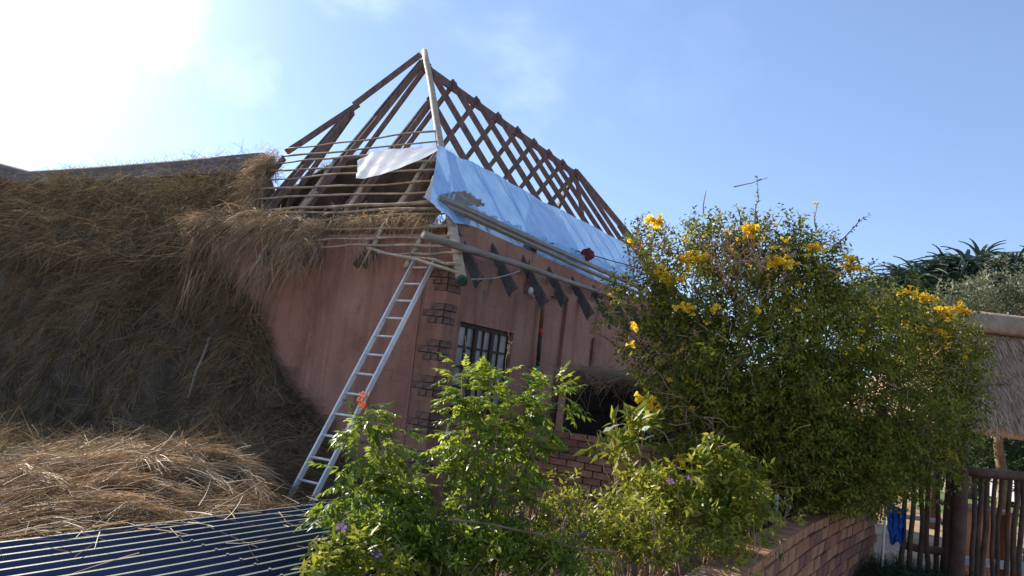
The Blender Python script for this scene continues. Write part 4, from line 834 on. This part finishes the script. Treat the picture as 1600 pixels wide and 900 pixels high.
fl = [(1018, 344, 1), (1030, 347, 1), (1070, 408, 1.1), (1088, 404, 1.1), (1100, 404, .9), (1038, 438, 1.1), (1052, 442, 1.2), (1030, 425, .9), (1165, 357, 1.1), (1172, 362, .9), (1210, 413, 1.1), (1224, 411, 1.1), (1325, 418, 1.1), (1337, 422, 1), (1330, 408, .8), (1422, 457, 1), (1446, 464, 1), (1452, 468, .8), (1470, 488, 1), (1480, 492, 1), (1500, 484, 1.1), (1511, 490, .8), (1065, 481, .7), (1078, 482, .7), (1118, 481, .7), (992, 513, .9), (1010, 630, 1.1), (1020, 638, 1), (1003, 645, .8), (1046, 595, .6), (992, 540, .6), (1182, 486, .6), (1195, 478, .6), (1268, 386, .8), (1278, 390, .7), (1480, 712, 1.1), (1490, 714, .8), (1455, 588, .6), (1440, 560, .5), (1412, 505, .6), (1440, 512, .7), (1465, 520, .8), (1305, 430, .6), (1240, 480, .5), (1060, 716, .9), (1065, 722, .6), (985, 375, .5), (1276, 318, .35), (950, 460, .5), (968, 452, .5), (1110, 560, .4), (1085, 640, .4), (1390, 590, .5), (1345, 655, .4), (1300, 640, .4), (1480, 545, .6), (1510, 525, .5)]
for _ in range(70):
    b_ = random.choice([q for q in bl if q[1] < 600]); fl.append((b_[0]+random.uniform(-.8, .8)*b_[3], b_[1]-random.uniform(-.3, .95)*b_[4], random.uniform(.3, .55)))
for i, (x, y, s) in enumerate(fl):
    d = 6.75+max(0, (x-1250))/250*1.0-(.45 if y > 480 else 0)
    if x > 1380: d = 7.75
    d -= .0
    put(fms[i % 4] if s > .6 else fsm[i % 3], 'flower_cluster', at(x, y, d), bush, (random.uniform(-.4, .4), random.uniform(-.4, .4), random.uniform(0, 6)), [s*1.3]*3)
# ================================================================ BRIGHT GREEN SHRUB (left foreground)
sb = at(700, 905, 4.1); shrub = thing('green_shrub', (sb.x, sb.y, .38), 'bright green shrub with drooping pointed leaflets in front of the window', 'shrub')
def comp_leaf(seed):
    rs = np.random.default_rng(seed); n = rs.integers(5, 7); V = []; 
    t = np.linspace(.25, 1, n); ax = np.stack([np.zeros(n), t*.13, .02*t-.05*t*t], 1); P = np.repeat(ax, 2, 0); sgn = np.tile([1, -1], n).astype(float)
    D = np.stack([sgn*rs.uniform(.6, .9, 2*n), rs.uniform(.3, .7, 2*n), rs.uniform(-.85, -.15, 2*n)], 1); Ln = .055*rs.uniform(.75, 1.2, 2*n)*np.repeat(np.sin(np.linspace(.9, 2.4, n)), 2)
    P = np.concatenate([P, [[0, .13, -.03]]]); D = np.concatenate([D, [[0, 1, -.5]]]); Ln = np.append(Ln, .055)
    V, F = leafmesh(P, D, Ln, .42, up=np.tile([0, .2, 1.], (len(P), 1))+rs.normal(0, .2, (len(P), 3)))
    b = len(V); st_ = np.array([(-.0012, 0, 0), (.0012, 0, 0), (-.001, .13, -.03), (.001, .13, -.03)]); V = np.concatenate([V, st_]); F = np.concatenate([F, [[b, b+1, b+3], [b, b+3, b+2]]]); return V, F
cls = [comp_leaf(i) for i in range(8)]
lms = []
for k in range(24):
    V, F = cls[k % 8]; me = bpy.data.meshes.new('leaf'); me.from_pydata([tuple(v) for v in V.tolist()], [], [tuple(f) for f in F.tolist()]); a_ = me.attributes.new('tone', 'FLOAT', 'FACE'); a_.data.foreach_set('value', np.clip(rng.normal((.15, .45, .85)[k//8], .12, len(F)), 0, 1).astype(np.float32)); me.materials.append(M['leafA']); lms.append(me)
sbl = [(565, 660, 4.4, 22, 26, 16, 0), (590, 700, 4.4, 45, 40, 20, 0), (545, 765, 4.1, 38, 30, 18, 0), (600, 780, 4.2, 50, 45, 26, 0), (748, 606, 4.6, 30, 20, 15, 1), (728, 628, 4.5, 18, 30, 11, 0), (782, 642, 4.5, 48, 48, 30, 0), (748, 695, 4.4, 55, 46, 32, 0), (790, 720, 4.4, 60, 50, 34, 0), (860, 608, 4.6, 22, 18, 9, 1), (852, 632, 4.6, 28, 30, 14, 0), (820, 680, 4.5, 40, 36, 18, 0), (655, 765, 4.3, 50, 48, 24, 0), (680, 790, 4.2, 70, 40, 18, 0), (600, 840, 4.0, 45, 34, 12, 0), (780, 790, 4.3, 60, 40, 18, 0), (722, 588, 4.6, 18, 12, 5, 1), (772, 590, 4.6, 14, 10, 4, 1), (510, 800, 4.1, 12, 16, 4, 0), (650, 860, 4.0, 40, 30, 8, 0)]
cnt = 0; rest = []
mbs = MB(); sbase = [Vector((sb.x+random.uniform(-.25, .45), sb.y+random.uniform(-.2, .15), .36)) for _ in range(12)]
cands = []
for (x, y, d, rx, ry, n, top) in sbl:
    c, r = pxblob(x, y, d, rx, ry); 
    for _ in range(int(n*2.0)):
        u_ = Vector(unit(rng.normal(size=3))); s_ = random.random()**.4; p = Vector(c)+Vector((u_.x*r[0]*s_, u_.y*r[1]*s_, u_.z*r[2]*s_)); cands.append((p, u_, top, x))
    hubp = Vector(c); bs = min(sbase, key=lambda q: (q-hubp).length+random.uniform(0, .3)); mbs.tube(wobble(bs, hubp, 8, .025), [.011-.0009*i for i in range(9)], 6)
random.shuffle(cands); cands.sort(key=lambda q: (q[0]-EYE).length)
for i, (p, u_, top, x) in enumerate(cands):
    az = math.atan2(u_.y, u_.x)-pi/2+random.uniform(-.6, .6); pit = random.uniform(-.5, .5)+(.5 if top else 0)+u_.z*.5; ro = (pit, random.uniform(-.35, .35), az); s_ = random.uniform(.85, 1.35)*(.85 if top else 1)
    kk = random.choice((0, 1, 1, 2)) if not top else 2
    if i < 296: put(lms[kk*8+i % 8], 'leaf', p, shrub, ro, [s_]*3)
    else: rest.append((i, p, ro, s_, kk))
VV = []; tt = []
for i, p, ro, s_, kk in rest:
    V, F = cls[i % 8]; Rm = np.array(Euler(ro).to_matrix()); VV.append(((V*s_)@Rm.T+np.array(p), F)); tt.append(np.clip(rng.normal((.12, .42, .85)[kk], .12, len(F)), 0, 1))
V, F = join(VV); o = fast('more_leaves', V, F, M['leafA'], shrub, np.concatenate(tt)); o['kind'] = 'stuff'
o = mbs.build('stem', M['stem'], shrub, smooth=True)
# orange dry seed head on top
def cone_tuft(name, c, h, w, n, m, parent, leaf=.02):
    P = np.array([tuple(Vector(c)+Vector((random.gauss(0, w*.35), random.gauss(0, w*.35), random.uniform(-h/2, h/2)))) for _ in range(n)]); D = rng.normal(0, .5, P.shape)+np.array([0, 0, .8]); V, F = leafmesh(P, D, leaf*rng.uniform(.7, 1.3, n), .5); o_ = fast(name, V, F, m, parent, np.repeat(rng.uniform(0, 1, n), 4)); o_['kind'] = 'stuff'; return o_
cone_tuft('flower_spike', at(565, 628, 4.4), .10, .04, 110, M['orangef'], shrub); cone_tuft('flower_spike', at(600, 746, 4.2), .04, .04, 30, M['orangef'], shrub)
cone_tuft('seed_spike', at(727, 540, 4.7), .13, .02, 40, M['frame'], shrub, .012); cone_tuft('seed_spike', at(795, 545, 4.7), .10, .02, 40, M['dryst'], shrub, .016)
mb = MB(); mb.tube(wobble(at(727, 600, 4.7), at(727, 525, 4.7), 4, .01), .003, 5); mb.tube(wobble(at(790, 610, 4.7), at(794, 515, 4.7), 4, .01), .003, 5); mb.build('seed_stalk', M['stem'], shrub)
# ================================================================ BORDER PLANTS
def petal_mesh():
    V = [(0, 0, 0)]; F = []
    for k in range(5):
        a = 2*pi*k/5; b = len(V)
        for da, r, z_ in ((-.32, .011, .002), (-.5, .02, .003), (0, .024, .001), (.5, .02, .003), (.32, .011, .002)): V.append((r*cos(a+da), r*sin(a+da), z_))
        F.append((0, b, b+1, b+2, b+3, b+4))
    me = bpy.data.meshes.new('flower'); me.from_pydata(V, [], F); me.materials.append(M['pink']); return me
pm_ = petal_mesh()
def spread_pts(c, r, n): u = rng.normal(size=(n, 3))*.55; return np.array(c)+u*np.array(r), u
def shr(bl): return [(b[0], b[1]+b[4]*.25, b[2], b[3]*.8, b[4]*.72)+tuple(b[5:]) for b in bl]
def border(name, label, cat, bx, by, d, blobs, dens, leaf, m, flowers=(), group=None, stems=14, wid=.36, per=7, slen=.09, mst='dryst', up=.6):
    blobs = shr(blobs); c = at(bx, by, d); t = thing(name, (c.x, c.y, .38), label, cat, group); foliage('foliage', blobs, dens*.34, per, slen, leaf*1.25, M[m], t, wid=wid, shell=-1, floor=.4, up=up)
    mb = MB()
    for _ in range(stems):
        b_ = random.choice(blobs); q = Vector(pxblob(*b_[:6])[0])+Vector((random.uniform(-1, 1)*b_[3]/FPX*b_[2]*.8, random.uniform(-1, 1)*.2, random.uniform(-.6, .9)*b_[4]/FPX*b_[2])); bs = Vector((c.x+random.uniform(-.2, .2), c.y+random.uniform(-.15, .15), .36)); n = 6; mb.tube(wobble(bs, q, n, .03), [.009-.0011*i for i in range(n+1)], 5)
    mb.build('stem', M[mst], t)
    for (x, y) in flowers: put(pm_, 'flower', at(x, y, blobs[0][2]-blobs[0][3]/FPX*blobs[0][2]*1.3), t, (random.uniform(.2, .7), random.uniform(-.5, .3), random.uniform(0, 6)), [1.3]*3)
    return t
G = 'periwinkle plants in the brick bed'
border('periwinkle', 'tallest periwinkle, pink flower on top beside the dark bush', 'flowering plant', 1130, 850, 5.0, [(1130, 720, 5.0, 30, 22), (1150, 760, 5.0, 50, 32), (1110, 770, 5.0, 45, 35)], 3000, .055, 'leafC', [(1128, 697)], G)
border('periwinkle', 'periwinkle with two pink flowers left of the tallest one', 'flowering plant', 1050, 860, 4.9, [(1060, 775, 4.9, 55, 28), (1020, 745, 5.0, 35, 20), (1080, 800, 4.9, 60, 35)], 3000, .05, 'leafC', [(1077, 748), (1047, 752), (1091, 805)], G)
border('periwinkle', 'yellowing periwinkle thicket with twiggy brown stems at bottom centre', 'flowering plant', 1000, 880, 4.6, [(990, 800, 4.6, 55, 35), (940, 830, 4.5, 50, 35), (1020, 850, 4.5, 60, 35)], 2600, .045, 'leafC', [], G, 34)
border('periwinkle', 'periwinkle with small pale flowers against the navy roof', 'flowering plant', 560, 890, 3.5, [(548, 862, 3.5, 30, 18), (510, 880, 3.4, 20, 12), (590, 885, 3.5, 40, 14)], 2200, .05, 'leafC', [(533, 824), (588, 865)], G, 10)
border('periwinkle', 'periwinkle spilling over the brick coping at bottom right', 'flowering plant', 1170, 850, 4.8, [(1160, 810, 4.9, 55, 38), (1110, 850, 4.6, 60, 35)], 2400, .042, 'leafC', [], G, 24)
border('low_shrub', 'low weedy shrub of thin brown stems below the green shrub', 'shrub', 820, 880, 4.3, [(860, 770, 4.5, 60, 32, None, .8), (800, 830, 4.3, 70, 35, None, .6), (880, 820, 4.4, 60, 40, None, .8), (910, 860, 4.3, 60, 35, None, .7)], 2100, .04, 'leafC', [], None, 60)
border('silver_plant', 'broad pale leaved plant in front of the dark porch', 'plant', 985, 800, 5.6, [(972, 655, 5.6, 22, 18), (1000, 665, 5.6, 22, 18), (965, 700, 5.5, 22, 14)], 520, .12, 'leafC', [(962, 697)], None, 8, wid=.3, per=6)
for (x, y) in ((955, 668), (942, 675), (1002, 655), (1005, 688), (1000, 672)):
    t = bpy.data.objects['silver_plant']; p = at(x, y, 5.3); V, F = leafmesh(np.array([tuple(p)]), np.array([[random.gauss(0, .5), -.6, .4]]), [.10], .42); fast('leaf', V, F, M['leafW'], t, [.5]*4)
border('leafy_plants', 'low leafy green plants between the navy roof end and the brick bed', 'plants', 700, 895, 3.8, [(640, 850, 3.9, 60, 34), (720, 858, 3.9, 60, 34), (790, 848, 4.0, 55, 34), (575, 825, 3.8, 40, 26), (850, 870, 3.9, 50, 30)], 3000, .045, 'leafA', [], None, 40)
# strap-leaved clump
c = at(910, 780, 4.9); cl = thing('strap_clump', (c.x, c.y, .38), 'clump of arching strap leaves with two pale tips before the brick porch', 'plant')
for i in range(60):
    az = random.uniform(0, 6.28); L_ = random.uniform(.3, .55); sp2 = random.uniform(.1, .35); bs = Vector((c.x+random.uniform(-.22, .22), c.y+random.uniform(-.15, .15), .38)); mb = MB(); vs = []
    for k in range(6):
        t = k/5; q = bs+Vector((cos(az)*sp2*t*t, sin(az)*sp2*t*t, L_*(t-.25*t**3))); sd = Vector((-sin(az), cos(az), 0))*(.011*(1-t)**.6+.001); vs += [q-sd, q+sd+Vector((0, 0, .002))]
    mb.add(vs, [(2*k, 2*k+1, 2*k+3, 2*k+2) for k in range(5)]); mb.build('leaf', M['leafW'] if i in (3, 9) else M['leafA'], cl)
# dead twig lying
o = MB().tube(wobble(at(700, 812, 3.7), at(965, 862, 4.0), 8, .02), [.006]*9, 5).build('dead_twig', M['stem'], loc=tuple(at(830, 840, 3.9))); props(o, 'long thin dead twig lying across the low shrub at bottom centre', 'twig')
# dark grass tuft at foot of the fence and bed grass
def grass(name, label, c, r, n, L_, m, z):
    P = np.stack([c[0]+rng.normal(0, r, n), c[1]+rng.normal(0, r, n), np.full(n, z)], 1); D = rng.normal(0, .45, (n, 3))+np.array([0, 0, 1.]); o = straw_obj(name, P, D, L_*rng.uniform(.6, 1.2, n), m, None, None, width=.012, droop=.5, curl=.3); o['kind'] = 'stuff'; props(o, label, 'grass')
g = at(1440, 880, 8.3); grass('grass_tuft', 'dark grass growing at the foot of the pole fence', (g.x, g.y), .40, 5200, .70, M['leafD'], -.2)
g = at(900, 800, 4.9); grass('bed_grass', 'bright grass blades between the plants in the brick bed', (g.x, g.y), .25, 700, .3, M['leafA'], .38)
print('OBJ', len(bpy.data.objects), 'TRI', sum(len(o.data.polygons)*(2 if len(o.data.polygons) and o.data.polygons[0].loop_total == 4 else 1) for o in bpy.data.objects if o.type == 'MESH'))
